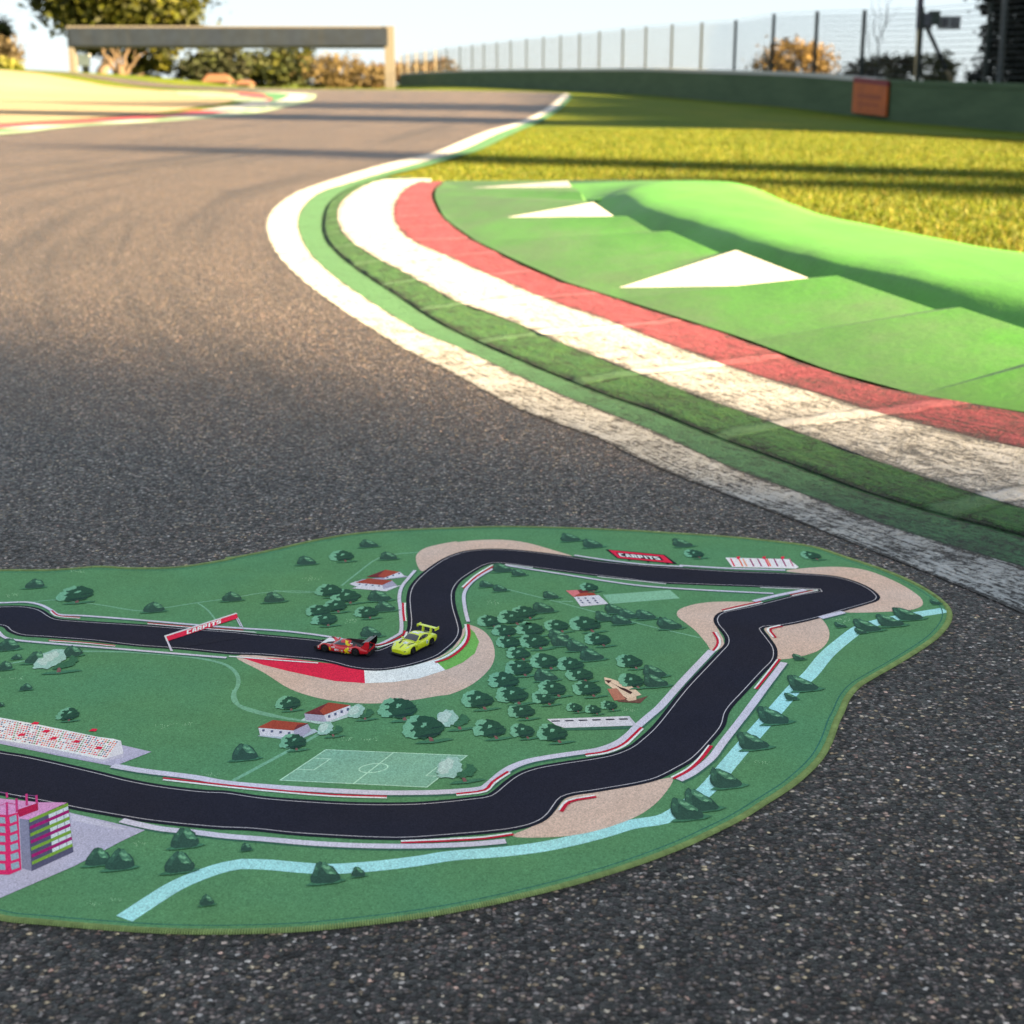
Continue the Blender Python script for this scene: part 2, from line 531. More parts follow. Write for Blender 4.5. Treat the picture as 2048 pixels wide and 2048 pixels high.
# ================================================================== ground, track, gravel
M_asphalt = asphalt()
M_turf = grass_ground()
def gravel_mat():
    m = NT('gravel')
    g = m.pos()
    n = m.noise(g, 30, 3, .8); b = m.noise(m.pos((.12, 1, 1)), .8, 4, .6)
    c = m.ramp(n, [(.3, (.20, .168, .112)), (.7, (.33, .28, .20))])
    c = m.mix(1.0, c, m.ramp(b, [(.3, .72), (.7, 1.15)]), 'MULTIPLY')
    m.out('Base Color', c); m.out('Roughness', .95); m.out('Specular IOR Level', .1)
    m.bump(n, 1.0, .04)
    return m.mat
M_gravel = gravel_mat()

def axis(lo, hi, step, far):
    a = []
    x = lo
    while x < hi + 1e-6:
        a.append(x); x += step
    g = step
    pre, x = [], lo
    while x > far[0]:
        g *= 1.5; x -= g; pre.append(max(x, far[0]))
    g, post, x = step, [], a[-1]
    while x < far[1]:
        g *= 1.5; x += g; post.append(min(x, far[1]))
    return list(reversed(pre)) + a + post
XS = axis(-46, 30, .8, (-6000, 6000)); YS = axis(-6, 150, .8, (-900, 6000))
mb = MB()
mb.grid([[(x, y, H(x, y) - .014) for x in XS] for y in YS])
ground = mb.build('ground', M_turf); tag(ground, kind='structure')

def rows_between(y0, y1):
    out, y = [], y0
    while y < y1:
        out.append(y)
        y += .12 if 1.0 < y < 13 else (.5 if y < 30 else .8)
    out.append(y1)
    return out
mb = MB(); rows, uvr = [], []
for Y in rows_between(-6, 84):
    xl = track_left(Y); xr = track_right(Y)
    if Y > 57: xr = max(xr, xl + .3)
    n = 26
    r, u = [], []
    for k in range(n + 1):
        f = k / n
        f = 1 - (1 - f) ** 1.3
        x = xl + (xr - xl) * f
        r.append((x, Y, H(x, Y) + .003))
        u.append((Y, (xr - x)))
    rows.append(r); uvr.append(u)
mb.grid(rows, uvrows=uvr)
tag(mb.build('racetrack', M_asphalt), kind='structure')

mb = MB(); rows = []
def gravel_right(Y):
    if Y < fL.lo: return track_left(Y) - 1.8
    if Y <= LY - 8: return fL(Y) - 2.2
    return track_left(Y) - 2.2 - sstep(LY - 8, LY + 4, Y) * 2.2
for Y in [16 + .8 * k for k in range(80)]:
    xr = gravel_right(Y)
    rows.append([(x, Y, H(x, Y) + .002) for x in [xr - (xr + 44) * (k / 40) for k in range(41)]])
mb.grid([list(reversed(r)) for r in rows])
tag(mb.build('gravel_trap', M_gravel), kind='structure')

# ================================================================== white line and kerb strips
M_line = worn_paint('line_paint', (.56, .56, .56), under=(.06, .055, .055), wear=.47, crackle=.15, near_wear=.05)
M_kwhite = worn_paint('kerb_white', (.56, .56, .57), under=(.14, .14, .145), wear=.475, crackle=.2, joints=True, near_wear=.05)
M_kred = worn_paint('kerb_red', (.24, .040, .066), under=(.06, .036, .042), wear=.46, crackle=.3, joints=True, tint2=(.31, .085, .10), near_wear=.08)
M_kgreen = worn_paint('kerb_green', (.034, .130, .038), under=(.030, .044, .030), wear=.49, crackle=.25, tint2=(.075, .185, .035), joints=True)
M_kband = worn_paint('kerb_band', (.065, .185, .085), under=(.04, .06, .045), wear=.42, crackle=.25, near_wear=.09)
M_moss = plain('kerb_joint', (.024, .06, .028), .95, .1, var=.6, vs=30)

arc = [0.0]
YR = [1.2 + .05 * k for k in range(220)]
for a, b in zip(YR, YR[1:]):
    arc.append(arc[-1] + math.hypot(b - a, fB[3](b) - fB[3](a)))
fArc = table(YR, arc)

def ribbon(name, fa, fb, za, zb, mat, y0, y1, parent=None, nx=4, label=None, terrain=False, thick=.02, crown=0.0, lumps=False):
    mb = MB(); rows, uvr = [], []
    ys = []
    y = y0
    while y < y1:
        ys.append(y); y += (.022 if lumps and y < 6 else .05) if y < 12.2 else .6
    ys.append(y1)
    for Y in ys:
        xa, xb = fa(Y), fb(Y)
        if xb < xa + .002: xb = xa + .002
        r, u = [], []
        for k in range(nx + 1):
            f = k / nx
            x = xa + (xb - xa) * f
            z = za(f) if callable(za) else za + (zb - za) * f
            z += crown * mnoise.noise((x * 6, Y * 6, za if not callable(za) else 3.0))
            if lumps and 0 < k < nx: z += .0036 * mnoise.noise((x * 21, Y * 15, 7)) + .0026 * mnoise.noise((x * 48, Y * 40, 3))
            if terrain: z += H(x, Y)
            r.append((x, Y, z))
            u.append((fArc(Y) - .38 * (x - fB[3](Y)), f))
        rows.append(r); uvr.append(u)
    if thick > .005:
        for e in (0, -1):
            mb.grid([[r[e] for r in rows], [(r[e][0], r[e][1], r[e][2] - thick) for r in rows]], uvrows=[[u[e] for u in uvr]] * 2)
    mb.grid(rows, uvrows=uvr)
    return mb.build(name, mat, parent)

line = ribbon('track_edge_line', fB[0], fB[1], .0042, .0046, M_line, 1.2, RY, nx=3, terrain=True, thick=.004)
tag(line, kind='structure')
kerb = empty('racing_kerb', (0, 6, 0), 'worn painted concrete kerb curving along the inside of the bend, in green, white and red strips', 'kerb')
K0 = Vector((0, 6, 0))
def kid(o, root=kerb):
    o.parent = root
    o.matrix_parent_inverse = Matrix.Translation(-Vector(root.location))
    return o
kid(ribbon('pale_green_strip', fB[1], fB[2], .0046, .0075, M_kband, 1.2, fB[2].hi, nx=3, terrain=True, thick=.004))
fG0 = lambda Y: fB[2](Y) + .004
fG1 = lambda Y: fB[2](Y) + .013
kid(ribbon('joint', fB[2], fG1, .0062, .0062, M_moss, 1.2, 11.2, nx=1, thick=.003))
def zgreen(f): return .0095 + .004 * min(1, f / .1) + .0105 * f
kid(ribbon('green_strip', fG1, fB[3], zgreen, 0, M_kgreen, 1.2, fB[3].hi, nx=16, thick=.01, crown=.0025, lumps=True))
kid(ribbon('white_strip', fB[3], fB[4], .0245, .030, M_kwhite, 1.2, min(fB[3].hi, fB[4].hi), nx=16, thick=.03, crown=.003, lumps=True))
kid(ribbon('red_strip', fB[4], lambda Y: fB[5](Y) - .012, .0305, .035, M_kred, 1.2, min(fB[4].hi, fB[5].hi), nx=14, thick=.03, crown=.004, lumps=True))

# ================================================================== raised ramps behind the kerb
def ramp_paint(name, col, dirt=.5, grime_shade=0.0):
    m = NT(name)
    g = m.pos()
    a = m.noise(m.pos((1, .35, 1)), 5, 4, .65); b = m.noise(g, 60, 3)
    c = m.ramp(a, [(.3, tuple(x * .80 for x in col)), (.55, col), (.8, tuple(min(.95, x * 1.12) for x in col))])
    grey = m.ramp(m.noise(m.pos((.8, .5, 1)), 2.6, 5, .7), [(.45, 0), (.75, dirt)])
    c = m.mix(grey, c, (.085, .105, .075))
    if grime_shade:  # dirt plus painted shade, darker towards the kerb edge
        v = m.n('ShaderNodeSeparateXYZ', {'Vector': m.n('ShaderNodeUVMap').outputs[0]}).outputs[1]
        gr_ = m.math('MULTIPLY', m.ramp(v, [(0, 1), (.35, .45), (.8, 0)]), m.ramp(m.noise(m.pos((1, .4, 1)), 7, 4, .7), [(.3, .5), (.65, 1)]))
        c = m.mix(m.math('MULTIPLY', gr_, grime_shade), c, (.045, .058, .036))
    c = m.mix(1.0, c, m.ramp(b, [(.3, .9), (.7, 1.08)]), 'MULTIPLY')
    m.out('Base Color', c); m.out('Roughness', .6); m.out('Specular IOR Level', .35)
    m.bump(m.math('ADD', m.math('MULTIPLY', b, .4), m.noise(g, 14, 5, .7)), .3, .008)
    return m.mat
M_rgreen = ramp_paint('ramp_green', (.040, .160, .016), .55, .5)  # darker than the bank green: slope shade put into the colour
M_bgreen = ramp_paint('bank_green', (.050, .200, .022), .25)
M_rwhite = ramp_paint('ramp_white', (.55, .54, .51), .35)

ramps = empty('ramped_kerb', (1.2, 5.5, 0), 'bright green painted saw-tooth kerb ramps with white wedges behind the red strip', 'kerb')
def off_in(px, py): return un(px, py, .046)
# teeth from far to near: (material, inner far, crest, valley, inner near, white tip triangle only)
CZ, VZ, IZ = .124, .096, .033
def I(p): return un(p[0], p[1], IZ)
def Cc(p, z=CZ): return un(p[0], p[1], z)
def Vv(p, z=VZ): return un(p[0], p[1], z)
inner = [(889, 363), (880, 371), (869, 384), (872, 400), (882, 424), (905, 449), (953, 482), (1030, 519), (1130, 563), (1239, 597), (1350, 632), (1463, 668), (1660, 741), (1814, 783), (2048, 824), (2230, 850)]
teeth = [  # colour, inner polyline indices (far->near), crest, next valley
    ('white', [(922, 377)], (1136, 361.5), (1143, 374), [(965, 384)]),
    ('green', None, (1160, 383), (1167, 401), None),
    ('white', [(942, 447)], (1187, 404.5), (1227, 432), [(1040, 450)]),
    ('green', None, (1254, 432), (1305, 463), None),
    ('green', None, (1340, 462), (1439, 506), None),
    ('white', [(1239, 575)], (1472, 500), (1617, 556), [(1490, 571)]),
    ('green', None, (1674, 551), (1871, 619), None),
    ('green', None, (1920, 614), (2160, 694), None),
    ('green', None, (2210, 690), (2440, 770), None),
]
# boundaries on the inner edge between successive teeth
bnd = [(889, 363), (876, 373), (871, 396), (876, 412), (893, 440), (953, 482), (1130, 563), (1239, 597), (1463, 668), (1814, 783), (2230, 850)]
def inner_between(a, b):
    return [a] + [p for p in inner if min(a[0], b[0]) + 2 < p[0] < max(a[0], b[0]) - 2 and min(a[1], b[1]) < p[1] < max(a[1], b[1])] + [b]
innerB = {0: ((889, 363), (873, 376)), 1: ((873, 376), (869, 388)), 2: ((869, 388), (890, 436)), 3: ((890, 436), (953, 482)),
          4: ((953, 482), (1130, 563)), 5: ((1130, 563), (1239, 597)), 6: ((1239, 597), (1500, 681)), 7: ((1500, 681), (1840, 789)), 8: ((1840, 789), (2230, 850))}
prevV = (1132, 361)
ridge_pts = []
def patch(mb, poly):
    mb.face(poly)
for k, (colr, tip, crest, val, low) in enumerate(teeth):
    a, b = innerB[k]
    mb = MB()
    chain = inner_between(a, b)
    if colr == 'white':
        # painted face of the step: a wedge reaching down to a point near the red strip
        T = un(tip[0][0], tip[0][1], IZ + .006)
        C_, V_ = Cc(crest), Vv(val)
        nrm = (C_ - T).cross(V_ - T)
        d_ = Vector(ray(*low[0])); O_ = Vector((0, 0, CAMH))
        L = O_ + d_ * ((T - O_).dot(nrm) / d_.dot(nrm))      # keeps the painted face flat
        mb.face([T, L, V_, C_])
        lower = [un(T_.x, T_.y) for T_ in []]
        base = [Vector((p.x, p.y, 0.0)) for p in (T, L, V_, C_)]
        top = [T, L, V_, C_]
        for i in range(4):
            j = (i + 1) % 4
            mb.face([top[i], base[i], base[j], top[j]])
        kid(mb.build('white_wedge', M_rwhite), ramps)
        # green apron on both sides of the wedge, down to the kerb
        mb = MB()
        PV = Vv(prevV)
        ch = [I(p) for p in chain]
        mb.face([PV, ch[0]] + ([] if len(ch) < 3 else ch[1:-1]) + [T - Vector((0, 0, .001)), C_ - Vector((0, 0, .002))])
        mb.face([T - Vector((0, 0, .001)), ch[-2], ch[-1], L - Vector((0, 0, .001))])
        mb.face([L - Vector((0, 0, .001)), ch[-1], V_ - Vector((0, 0, .001))])
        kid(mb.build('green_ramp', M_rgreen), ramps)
    else:
        PV, C_, V_ = Vv(prevV), Cc(crest), Vv(val)
        ch = [I(p) for p in chain]
        mb.face([PV, ch[0], C_])
        N_ = 14
        inn = resample(ch, N_)
        rows = []
        for i in range(N_):
            o_ = C_.lerp(V_, i / (N_ - 1))
            rows.append([inn[i].lerp(o_, f) for f in (0, .12, .3, .5, .7, .88, 1)])
        mb.grid(rows, uvrows=[[(i / 13, f) for f in (0, .12, .3, .5, .7, .88, 1)] for i in range(N_)])
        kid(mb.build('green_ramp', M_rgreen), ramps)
    ridge_pts += [Vv(prevV), Cc(crest)]
    prevV = val
ridge_pts.append(Vv(prevV))
# back of the ramps, falling into the trough
mb = MB()
def outward(k):
    a, b = ridge_pts[max(0, k - 1)], ridge_pts[min(len(ridge_pts) - 1, k + 1)]
    d = (b - a); d.z = 0; d.normalize()
    n = Vector((-d.y, d.x, 0))
    return n if n.x > 0 else -n
tr = []
for k, p in enumerate(ridge_pts):
    q = p + outward(k) * .07; q.z = .012
    tr.append(q)
mb.grid([ridge_pts, tr], smooth=False)
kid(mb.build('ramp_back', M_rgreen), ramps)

# green bank beyond the trough
pxC = [(1146, 366.5), (1165, 367.5), (1217, 375), (1264, 390), (1303, 414), (1350, 429), (1411, 444), (1507, 480), (1595, 503), (1749, 535), (1858, 557), (2048, 590), (2260, 632)]
pxO = [(1138, 361.2), (1200, 361), (1300, 362), (1455, 366), (1507, 377), (1573, 406), (1661, 437), (1771, 459), (1946, 494), (2048, 509), (2260, 540)]
bank = empty('green_bank', (1.8, 6.5, 0), 'bright green painted rounded bank between the saw-tooth ramps and the grass', 'kerb bank')
cC = catmull([un(x, y, .128) for x, y in pxC], 4)
cO = px_curve(pxO, .004, n=4)
N = 60
rC, rO, rT = resample(cC, N), resample(cO, N), resample(catmull(tr, 3), N)
rows = []
for k in range(N):
    t, c, o = rT[k], rC[k], rO[k]
    foot = t.copy(); foot.z = .008
    r = [foot]
    hgt = c.z * sstep(-2, 10, k)
    for f, zf in ((.15, .05), (.3, .17), (.45, .36), (.6, .57), (.75, .77), (.88, .90), (1.0, .97)):
        p = t.lerp(c, f); p.z = .008 + (hgt - .008) * zf
        p.z += .006 * mnoise.noise((p.x * 5, p.y * 5, 1)) * zf
        r.append(p)
    for f, zf in ((.06, 1.01), (.14, 1.02), (.3, .93), (.5, .75), (.75, .42), (1.0, .06)):
        p = c.lerp(o, f); p.z = .004 + hgt * zf + .004 * mnoise.noise((p.x * 5, p.y * 5, 1))
        r.append(p)
    e = o.copy(); e.z = -.02
    r.append(e)
    rows.append(r)
mb = MB(); mb.grid(rows)
kid(mb.build('bank_top', M_bgreen), bank)
# flat green apron at the far end, below everything (gives the trough its floor)
mb = MB()
ap = [un(x, y, .006) for x, y in [(889, 361.5), (1000, 361), (1138, 360.6), (1300, 361.6)]] + [p * 1.0 for p in (rT[20], rT[40], rT[59])]
low = [un(p[0], p[1], .006) for p in inner]
mb.face([Vector((p.x, p.y, .0055)) for p in ap] + [Vector((p.x, p.y, .0055)) for p in reversed(low)])
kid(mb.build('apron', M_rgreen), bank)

# ================================================================== far left kerb
fk = empty('racing_kerb', (-7, 32, H(-7, 32)), 'distant kerb left of the track, its red strip and green and white blocks against the gravel', 'kerb')
def strip_left(name, o0, o1, mats, y0, y1, alt=None, zz=.012):
    mb = MB(); y = y0; k = 0
    while y < y1 - 1e-6:
        yn = min(y1, y + 1.4)
        q = []
        for yy in (y, yn):
            q.append((track_left(yy) - o1(yy), yy, H(track_left(yy) - o1(yy), yy) + zz))
            q.append((track_left(yy) - o0(yy), yy, H(track_left(yy) - o0(yy), yy) + zz))
        mb.face([q[0], q[1], q[3], q[2]], (k // 1) % len(mats))
        y = yn; k += 1
    return kid(mb.build(name, mats), fk)
M_fw = plain('far_white', (.36, .36, .34), .7); M_fg = plain('far_green', (.035, .14, .05), .7); M_fr = plain('far_red', (.24, .03, .045), .7); M_fpale = plain('far_pale_green', (.20, .27, .185), .7)
c0 = lambda v: (lambda y: v)
bul = lambda a, b: (lambda y: a + (b - a) * sstep(LY - 12, LY - 2, y))
strip_left('edge_line', c0(0), c0(.35), [M_fpale], 17, LY + 8)
strip_left('kerb_blocks', c0(.35), c0(.85), [M_fw, M_fg], 17, LY - 14)
strip_left('white_strip', c0(.35), c0(1.0), [M_fw], LY - 14, LY + 6)
strip_left('red_strip', c0(.85), c0(1.75), [M_fr], 17, 34)
strip_left('grey_strip', c0(.85), c0(1.6), [plain('far_grey', (.22, .24, .26), .8)], 34, LY - 14)
strip_left('green_strip', c0(1.0), bul(1.2, 1.9), [M_fg], LY - 14, LY + 6)
strip_left('red_strip', bul(1.2, 1.9), bul(1.3, 2.9), [M_fr], LY - 14, LY + 6)
strip_left('green_blocks', bul(1.3, 2.9), bul(2.3, 5.2), [M_fg, M_fw, M_fg, M_fpale], LY - 14, LY + 6)
print('track: RY', round(RY, 2), 'LY', round(LY, 2), 'fB2.hi', round(fB[2].hi, 2))
# ================================================================== the printed play mat
CROP = {'A': (0, 1100, 500 / 1932), 'B': (450, 1050, 500 / 1932), 'C': (900, 1040, 500 / 1932), 'D': (1300, 1040, 630 / 1932),
        'E': (0, 1400, 500 / 1932), 'F': (450, 1380, 500 / 1932), 'G': (900, 1350, 500 / 1932), 'H': (1300, 1350, 500 / 1932),
        'I': (400, 1650, 800 / 1932), 'J': (1180, 1080, 200 / 1932), 'K': (0, 1560, 180 / 1932), 'P': (0, 0, 1.0)}
MZ = .0042
DL = .00010
def q(c, pts):
    x0, y0, s = CROP[c]
    return [(x0 + a * s, y0 + b * s) for a, b in pts]
LAYC = [0]
def bumped(layer):
    """every printed shape lies a few microns above the one printed before it"""
    LAYC[0] = (LAYC[0] + 1) % 12
    return layer + LAYC[0] * .02
def mz(p, layer):
    return un(p[0], p[1], MZ + layer * DL)
# print inks, measured against the light the mat lies in
INK = (1.0, 1.0, 1.0)
def ink(r, g, b):
    c = S(r, g, b)
    return tuple(min(.9, c[i] * MAT_K[i]) for i in range(3))

mat_loc = Vector((0, 1.75, 0))
play_mat = empty('play_mat', mat_loc, 'large cut-out fabric play mat printed with a race circuit, lying on the asphalt', 'play mat')
M_print = print_fabric('printed_pile')
def part(mb, name, mat=None):
    return kid(mb.build(name, mat or M_print), play_mat)
def fill(mb, pts, col):
    """triangulated flat shape"""
    if len(pts) < 9:
        mb.face(pts, 0, col); return
    z = pts[0].z
    res = delaunay_2d_cdt([Vector((p.x, p.y)) for p in pts], [(k, (k + 1) % len(pts)) for k in range(len(pts))], [], 1, 1e-7)
    mb.mesh([(v.x, v.y, z) for v in res[0]], [tuple(f) for f in res[2]], 0, col)
def mpoly(mb, pts, layer, col, smooth=0, closed=True):
    if smooth:
        pts = [(p.x, p.y) for p in catmull([(a, b, 0) for a, b in pts], smooth, closed)]
    layer = bumped(layer)
    fill(mb, [mz(p, layer) for p in pts], col)
def stroke3(mb, P, width, layer, col):
    """flat band of constant width (metres) along points of the mat plane"""
    layer = bumped(layer)
    P = [Vector((p.x, p.y, 0)) for p in P]
    Lf, Rt = [], []
    for k, p in enumerate(P):
        d1 = (P[k] - P[k - 1]).normalized() if k else None
        d2 = (P[k + 1] - P[k]).normalized() if k < len(P) - 1 else None
        d = ((d1 or d2) + (d2 or d1)).normalized()
        n = Vector((-d.y, d.x, 0))
        m = 1.0
        if d1 and d2:
            m = min(1.8, 1 / max(.3, n.dot(Vector((-d1.y, d1.x, 0)))))
        z = Vector((0, 0, MZ + layer * DL))
        Lf.append(p + n * width / 2 * m + z); Rt.append(p - n * width / 2 * m + z)
    for k in range(len(P) - 1):
        mb.face([Rt[k], Rt[k + 1], Lf[k + 1], Lf[k]], 0, col)
def mstroke(mb, pts, width, layer, col, smooth=4):
    P = [mz(p, 0) for p in pts]
    if smooth: P = catmull(P, smooth)
    stroke3(mb, P, width / 1000.0, layer, col)
def offset(P, d):
    out = []
    P = [Vector((p.x, p.y, 0)) for p in P]
    for k in range(len(P)):
        a, b = P[max(0, k - 1)], P[min(len(P) - 1, k + 1)]
        t = (b - a).normalized()
        out.append(P[k] + Vector((-t.y, t.x, 0)) * d)
    return out

GREEN = ink(86, 138, 101); GREEN2 = ink(74, 128, 88)
GREY = ink(200, 202, 226); WHITE = ink(222, 232, 240); RED = ink(186, 38, 66); CRED = ink(214, 44, 78)
SAND = ink(202, 182, 174); TARMAC = ink(37, 39, 54); TEDGE = ink(30, 34, 48); PATH = ink(116, 170, 146); RIVER = ink(160, 222, 232)
SHADE = ink(62, 108, 92); LIME = ink(112, 176, 92)

# ---- outline of the mat
outl = (q('A', [(0, 155), (380, 153), (560, 142), (760, 126), (1000, 138), (1300, 135), (1500, 115), (1800, 62)]) +
        q('B', [(0, 262), (300, 205), (700, 115), (1000, 66), (1300, 40), (1740, 22)]) +
        q('C', [(250, 52), (500, 50), (1000, 62), (1500, 85)]) +
        q('D', [(0, 70), (400, 95), (700, 122), (1000, 162), (1200, 225), (1500, 328), (1700, 425), (1825, 520), (1850, 580), (1832, 640), (1760, 722),
                (1650, 800), (1500, 892), (1380, 960), (1285, 1020), (1225, 1090), (1185, 1180)]) +
        q('H', [(1462, 350), (1405, 510), (1340, 630), (1250, 732), (1100, 860), (900, 990), (700, 1115), (500, 1215), (300, 1310), (0, 1428)]) +
        q('I', [(1932, 248), (1700, 312), (1400, 382), (1100, 438), (800, 478), (500, 508), (200, 520)]) +
         [(400, 1866), (320, 1864), (233, 1859), (155, 1853), (78, 1846), (0, 1838)] +
        [(-150, 1785), (-330, 1690), (-450, 1520), (-430, 1360), (-300, 1230), (-140, 1150)])
OUT = resample(catmull([mz(p, 0) for p in outl], 5, True) + [mz(outl[0], 0)], 900)[:-1]
cx = sum(p.x for p in OUT) / len(OUT); cy = sum(p.y for p in OUT) / len(OUT)
area = sum(a.x * b.y - b.x * a.y for a, b in zip(OUT, OUT[1:] + OUT[:1]))
if area < 0: OUT.reverse()
NN = []
for k in range(len(OUT)):
    t = OUT[(k + 1) % len(OUT)] - OUT[k - 1]; t.z = 0; t.normalize()
    NN.append(Vector((-t.y, t.x, 0)))      # points inward
def inset(d, z):
    return [Vector((p.x + n.x * d, p.y + n.y * d, z)) for p, n in zip(OUT, NN)]

mb = MB()
top = inset(.0015, MZ)
fill(mb, top, GREEN)
mb.grid([inset(.0015, MZ), inset(.0003, MZ - .0008), inset(0, MZ - .002), inset(.0006, .0006)], 0, ink(66, 88, 52), None, True, True)
part(mb, 'fabric_base')
# overlocked rim: one thread loop after another round the edge
M_thread = attr_mat('edge_thread', .8, .2, 0, .2, 90)
mb = MB()
per = sum((a - b).length for a, b in zip(OUT, OUT[1:] + OUT[:1]))
nst = int(per / .0023)
ring = OUT + [OUT[0]]
dense = resample(ring, nst + 1)
rnd = random.Random(5)
for k in range(nst):
    p = dense[k]; t = dense[k + 1] - dense[k]; t.z = 0
    if t.length < 1e-9: continue
    t.normalize(); n = Vector((-t.y, t.x, 0))
    if p.x < -.75 and p.y < 3 and False: continue
    jit = rnd.uniform(-.0002, .0003)
    g = rnd.uniform(.9, 1.1)
    colr = tuple(c * g for c in S(138, 156, 96))
    sk = t * .0007
    pth = [p + n * (.0062 + jit) + Vector((0, 0, MZ - p.z + .0001)) + sk, p + n * .004 + Vector((0, 0, MZ - p.z + .0008)) + sk * .5,
           p + n * .0015 + Vector((0, 0, MZ - p.z + .0009)), p - n * .0006 + Vector((0, 0, MZ - p.z - .0010)),
           p - n * .0007 + Vector((0, 0, MZ - p.z - .0028)), p + n * .0008 + Vector((0, 0, .0004 - p.z))]
    mb.tube(pth, [.0004, .0008, .0010, .0010, .0009, .0006], 5, 0, colr, cap=False)
part(mb, 'stitched_edge', M_thread)
mb = MB()
ins = inset(.0118, MZ)
seam = resample(ins + [ins[0]], 700)
stroke3(mb, seam, .0016, 1, ink(58, 112, 100))
part(mb, 'seam_line')

# ---- circuit: outer edge of the loop (left top, round the right, back to left bottom), then the inner edge
outer = ([(-330, 1228), (-150, 1218)] + q('A', [(0, 432), (200, 433), (320, 458), (400, 508), (450, 530), (620, 545), (1140, 578), (1500, 607), (1800, 628)]) +
         q('B', [(250, 842), (500, 864), (750, 890), (900, 918), (1050, 950), (1110, 966), (1160, 966), (1260, 927), (1350, 880), (1400, 820), (1412, 740), (1405, 650),
                 (1402, 560), (1424, 480), (1490, 400), (1600, 312), (1720, 243), (1850, 202)]) +
         q('C', [(250, 225), (400, 224), (550, 234), (750, 256), (950, 284), (1150, 316), (1500, 348)]) +
         q('D', [(0, 280), (300, 300), (500, 312), (1000, 332), (1150, 347), (1260, 377), (1350, 417), (1400, 456), (1412, 476), (1395, 498), (1330, 520), (1190, 560), (1050, 601),
                 (900, 637), (790, 655), (720, 659), (695, 665), (705, 685), (740, 730), (775, 780), (783, 825), (770, 868), (715, 925), (600, 1050), (490, 1175)]) +
         q('H', [(580, 400), (480, 525), (400, 612), (330, 672), (240, 724), (150, 772)]) +
         q('G', [(1600, 815), (1450, 852), (1250, 887), (1100, 912), (960, 932), (885, 957), (840, 1010), (790, 1080), (730, 1130), (640, 1170), (500, 1203), (300, 1228), (0, 1253)]) +
         q('F', [(1400, 1161), (1100, 1157), (800, 1142), (500, 1122), (200, 1090)]) +
         q('E', [(1700, 1003), (1500, 987), (1300, 967), (1100, 942), (850, 900), (600, 855), (480, 830), (280, 790), (0, 738)]) + [(-180, 1560), (-380, 1500)])
inner = ([(-380, 1395), (-180, 1455)] + q('E', [(0, 393), (200, 425), (500, 490), (800, 560), (1000, 610), (1260, 658), (1600, 697)]) +
         q('F', [(0, 779), (300, 822), (700, 853), (1000, 868), (1300, 871), (1500, 866), (1700, 850)]) +
         q('G', [(0, 962), (150, 945), (285, 926), (335, 895), (400, 840), (480, 780), (560, 740), (680, 705), (880, 670), (1080, 640), (1250, 606), (1380, 552), (1470, 483), (1560, 400)]) +
         q('D', [(200, 1035), (330, 897), (420, 802), (455, 762), (457, 722), (430, 680), (397, 640), (390, 605), (410, 577), (450, 560), (560, 537), (700, 505), (850, 467),
                 (1000, 438), (1052, 433), (1000, 429), (700, 415), (300, 400), (0, 386)]) +
         q('C', [(1400, 466), (1150, 437), (900, 406), (650, 373), (450, 346), (350, 338), (285, 352), (180, 410), (90, 475), (45, 545), (40, 620), (55, 700), (80, 780), (95, 850), (85, 900), (50, 950), (-10, 1003)]) +
         q('B', [(1650, 1020), (1500, 1073), (1350, 1108), (1200, 1127), (1080, 1124), (950, 1105), (840, 1075), (720, 1050), (500, 1030), (250, 1008)]) +
         q('A', [(1780, 808), (1400, 772), (1050, 747), (700, 707), (350, 680), (150, 665), (60, 632), (0, 590)]) + [(-150, 1262), (-330, 1300)])
OP = catmull([mz(p, 0) for p in outer], 4); IP = catmull([mz(p, 0) for p in inner], 4)

# gravel beds first (under the road)
mb = MB()
for lay, pts in enumerate([
    q('B', [(80, 1015), (300, 1140), (500, 1265), (700, 1332), (900, 1367), (1150, 1379), (1400, 1360), (1650, 1320)]) + q('C', [(0, 1346), (150, 1282), (260, 1200), (330, 1110), (346, 1030), (322, 930), (262, 860), (185, 820), (135, 810)]) +
        q('C', [(95, 850), (20, 990)]) + q('B', [(1500, 1075), (1200, 1127), (900, 1090), (500, 1030)]),
    q('B', [(1522, 358), (1483, 300), (1477, 240), (1522, 190), (1650, 150), (1800, 126)]) + q('C', [(40, 172), (150, 160), (300, 152), (450, 155), (600, 177), (760, 221), (950, 283), (500, 235), (100, 240)]) + q('B', [(1720, 250)]),
    q('D', [(830, 312), (950, 295), (1150, 287), (1300, 302), (1450, 352), (1600, 430), (1668, 488), (1672, 520), (1620, 546), (1500, 560), (1180, 562), (1330, 515), (1400, 470), (1300, 400), (1000, 335)]),
    q('D', [(690, 508), (500, 500), (350, 505), (240, 525), (172, 556), (166, 585), (220, 632), (280, 680), (350, 762), (382, 806), (455, 760), (400, 610), (560, 537)]),
    q('D', [(702, 664), (1030, 596), (1080, 640), (1100, 690), (1092, 740), (1050, 790), (950, 830), (800, 855), (775, 850), (780, 790), (730, 710)]),
    q('G', [(480, 1243), (800, 1252), (1050, 1221), (1300, 1151), (1500, 1060), (1640, 940), (1725, 797), (1600, 812), (1250, 884), (900, 950), (800, 1065), (640, 1168)])]):
    mb = MB(); mpoly(mb, pts, 1, SAND, 4)
    part(mb, 'printed_gravel')
mb = MB()
mpoly(mb, q('B', [(130, 1025), (500, 1033), (880, 1078), (1075, 1122), (1082, 1222), (850, 1206), (500, 1131), (300, 1082)]), 2, CRED)
mpoly(mb, q('B', [(1075, 1122), (1250, 1115), (1450, 1088), (1620, 1040), (1702, 1121), (1500, 1185), (1300, 1214), (1082, 1223)]), 2, WHITE)
